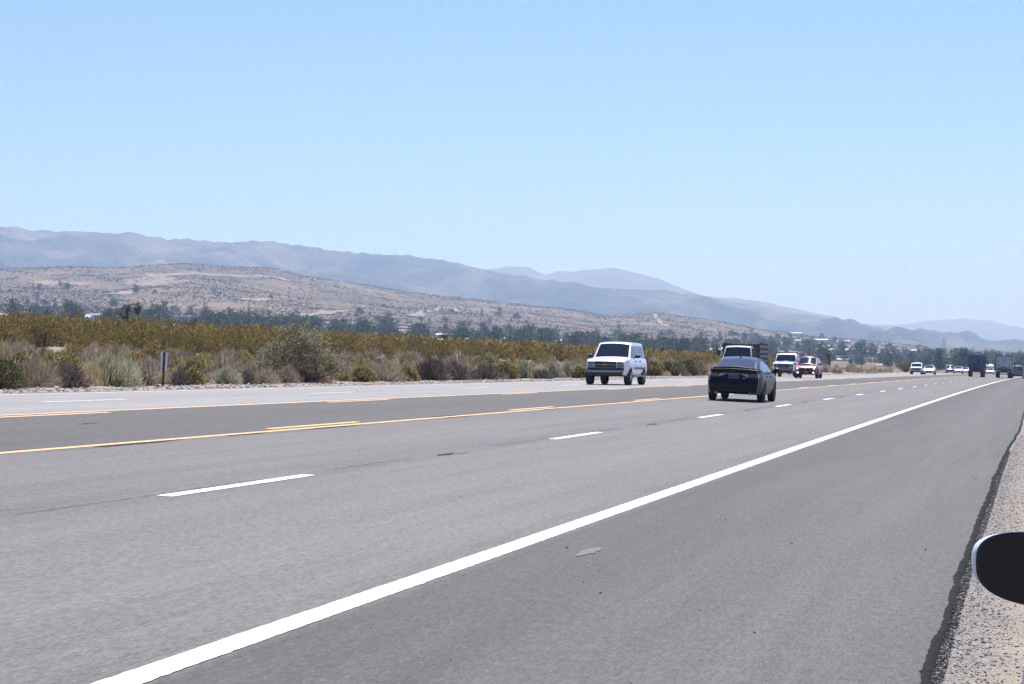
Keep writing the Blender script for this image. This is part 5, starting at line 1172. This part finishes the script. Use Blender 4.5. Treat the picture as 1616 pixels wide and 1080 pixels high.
# --- parked white car whose door mirror stands at the right edge of the picture
def make_parked(label):
    L, W, H, wb = 4.5, 1.84, 1.66, 2.65; belt = 1.02
    top = [(-2.15, 1.08), (-1.9, 1.5), (-1.7, 1.58), (-1.0, 1.64), (-.1, H), (.3, 1.62), (1.3, belt)]
    hood = [(-2.25, 1.0), (-2.15, belt), (1.2, belt + .01), (1.4, 1.01), (2.0, .9), (2.22, .76), (2.25, .7)]
    win = [((1.0, 1.06), (.15, 1.06), (.15, 1.5), (.35, 1.5)), ((.05, 1.06), (-.85, 1.06), (-.82, 1.5), (.05, 1.5)), ((-.95, 1.08), (-1.7, 1.14), (-1.6, 1.4), (-.93, 1.48))]
    e, lo, gh, d = car('parked_car', label, 'car', P_WHITE, L, W, H, wb, belt, top, .28, hood, .35, .92, M_GLASS, win, 'crossover', kind_rear='suv', roofw=.72, beltw=.92)
    for o in list(e.children):
        if o.name.startswith('wing_mirror'): bpy.data.objects.remove(o)
    for s in (-1, 1):
        face_panel(lo, [(s * .66, .66), (s * .97, .68), (s * .97, .8), (s * .7, .76)], 1, .014, 'headlight', M_LENS, e); face_panel(lo, [(s * .6, .82), (s * .99, .82), (s * .99, .98), (s * .62, .96)], -1, .014, 'tail_light', M_RED, e)
    face_panel(lo, [(-.6, .36), (.6, .36), (.64, .6), (-.64, .6)], 1, .014, 'grille', M_BLK, e); plate(lo, e, .7, -1, chars=False)
    for s in (-1, 1):
        # superellipse housing, widest towards the front, black bezel and dark glass facing back
        mb = MB(); nu, sec = 40, [(-.052, .93), (-.045, 1.0), (-.01, 1.03), (.03, .97), (.06, .78), (.08, .45), (.085, .0)]
        def ring(f_, yy, hx=.118, hz=.076, p=2.9, sh=0.0):
            o_ = []
            for k in range(nu):
                a = 2 * PI * k / nu; ca, sa = math.cos(a), math.sin(a)
                X = math.copysign(abs(ca) ** (2 / p), ca) * hx * f_; Z = math.copysign(abs(sa) ** (2 / p), sa) * hz * f_ * (1.0 - .12 * (X / hx))
                o_.append((s * (X + .02 + sh), yy, Z + .012 * (X / hx)))
            return o_
        for yy, f_ in sec: mb.v += ring(max(f_, .01), yy, .113, .0685, 2.9, .006)
        for i in range(len(sec) - 1): mb.f += [[i * nu + k, i * nu + (k + 1) % nu, (i + 1) * nu + (k + 1) % nu, (i + 1) * nu + k] for k in range(nu)]
        hs = mb.build('wing_mirror', P_WHITE, e, smooth=60)
        bz = MB(); bz.v = ring(1.0, -.053) + ring(1.0, -.062) + ring(.95, -.064) + ring(.94, -.0638); bz.f = [[i * nu + k, i * nu + (k + 1) % nu, (i + 1) * nu + (k + 1) % nu, (i + 1) * nu + k] for i in range(3) for k in range(nu)] + [list(range(3 * nu, 4 * nu))]
        bz.build('mirror_bezel', M_BLK, hs, smooth=40)
        gl = MB(); gl.v = ring(.945, -.0642); gl.f = [list(range(nu))]; gl.build('mirror_glass', pm('dark_mirror_glass', (.008, .012, .02), .12, spec=.25), hs)
        MB().tube((s * -.09, 0, -.05), (s * -.2, .05, -.1), .03, .045, n=10).build('mirror_arm', M_BLK, hs, smooth=60)
        hs.location = (s * 1.10, .80, 1.051); hs.rotation_euler = (0, 0, math.radians(-9) * (1 if s < 0 else -.4))
    return e
pk_ = make_parked('white car parked on the dirt verge, its left door mirror jutting in')
ang = math.radians(15.7); mx, my = -1.10, .80      # the left mirror in the car's own frame
tx, ty = .046, 4.25                                # where that mirror stands
px_, py_ = tx - (mx * math.cos(ang) - my * math.sin(ang)), ty - (mx * math.sin(ang) + my * math.cos(ang))
pk_.location = (px_, py_, float(G(1.2, 3.6)) + .0); pk_.rotation_euler = (0, 0, ang)
print('parked', px_, py_, float(G(1.2, 3.6)))
bpy.context.view_layer.update()
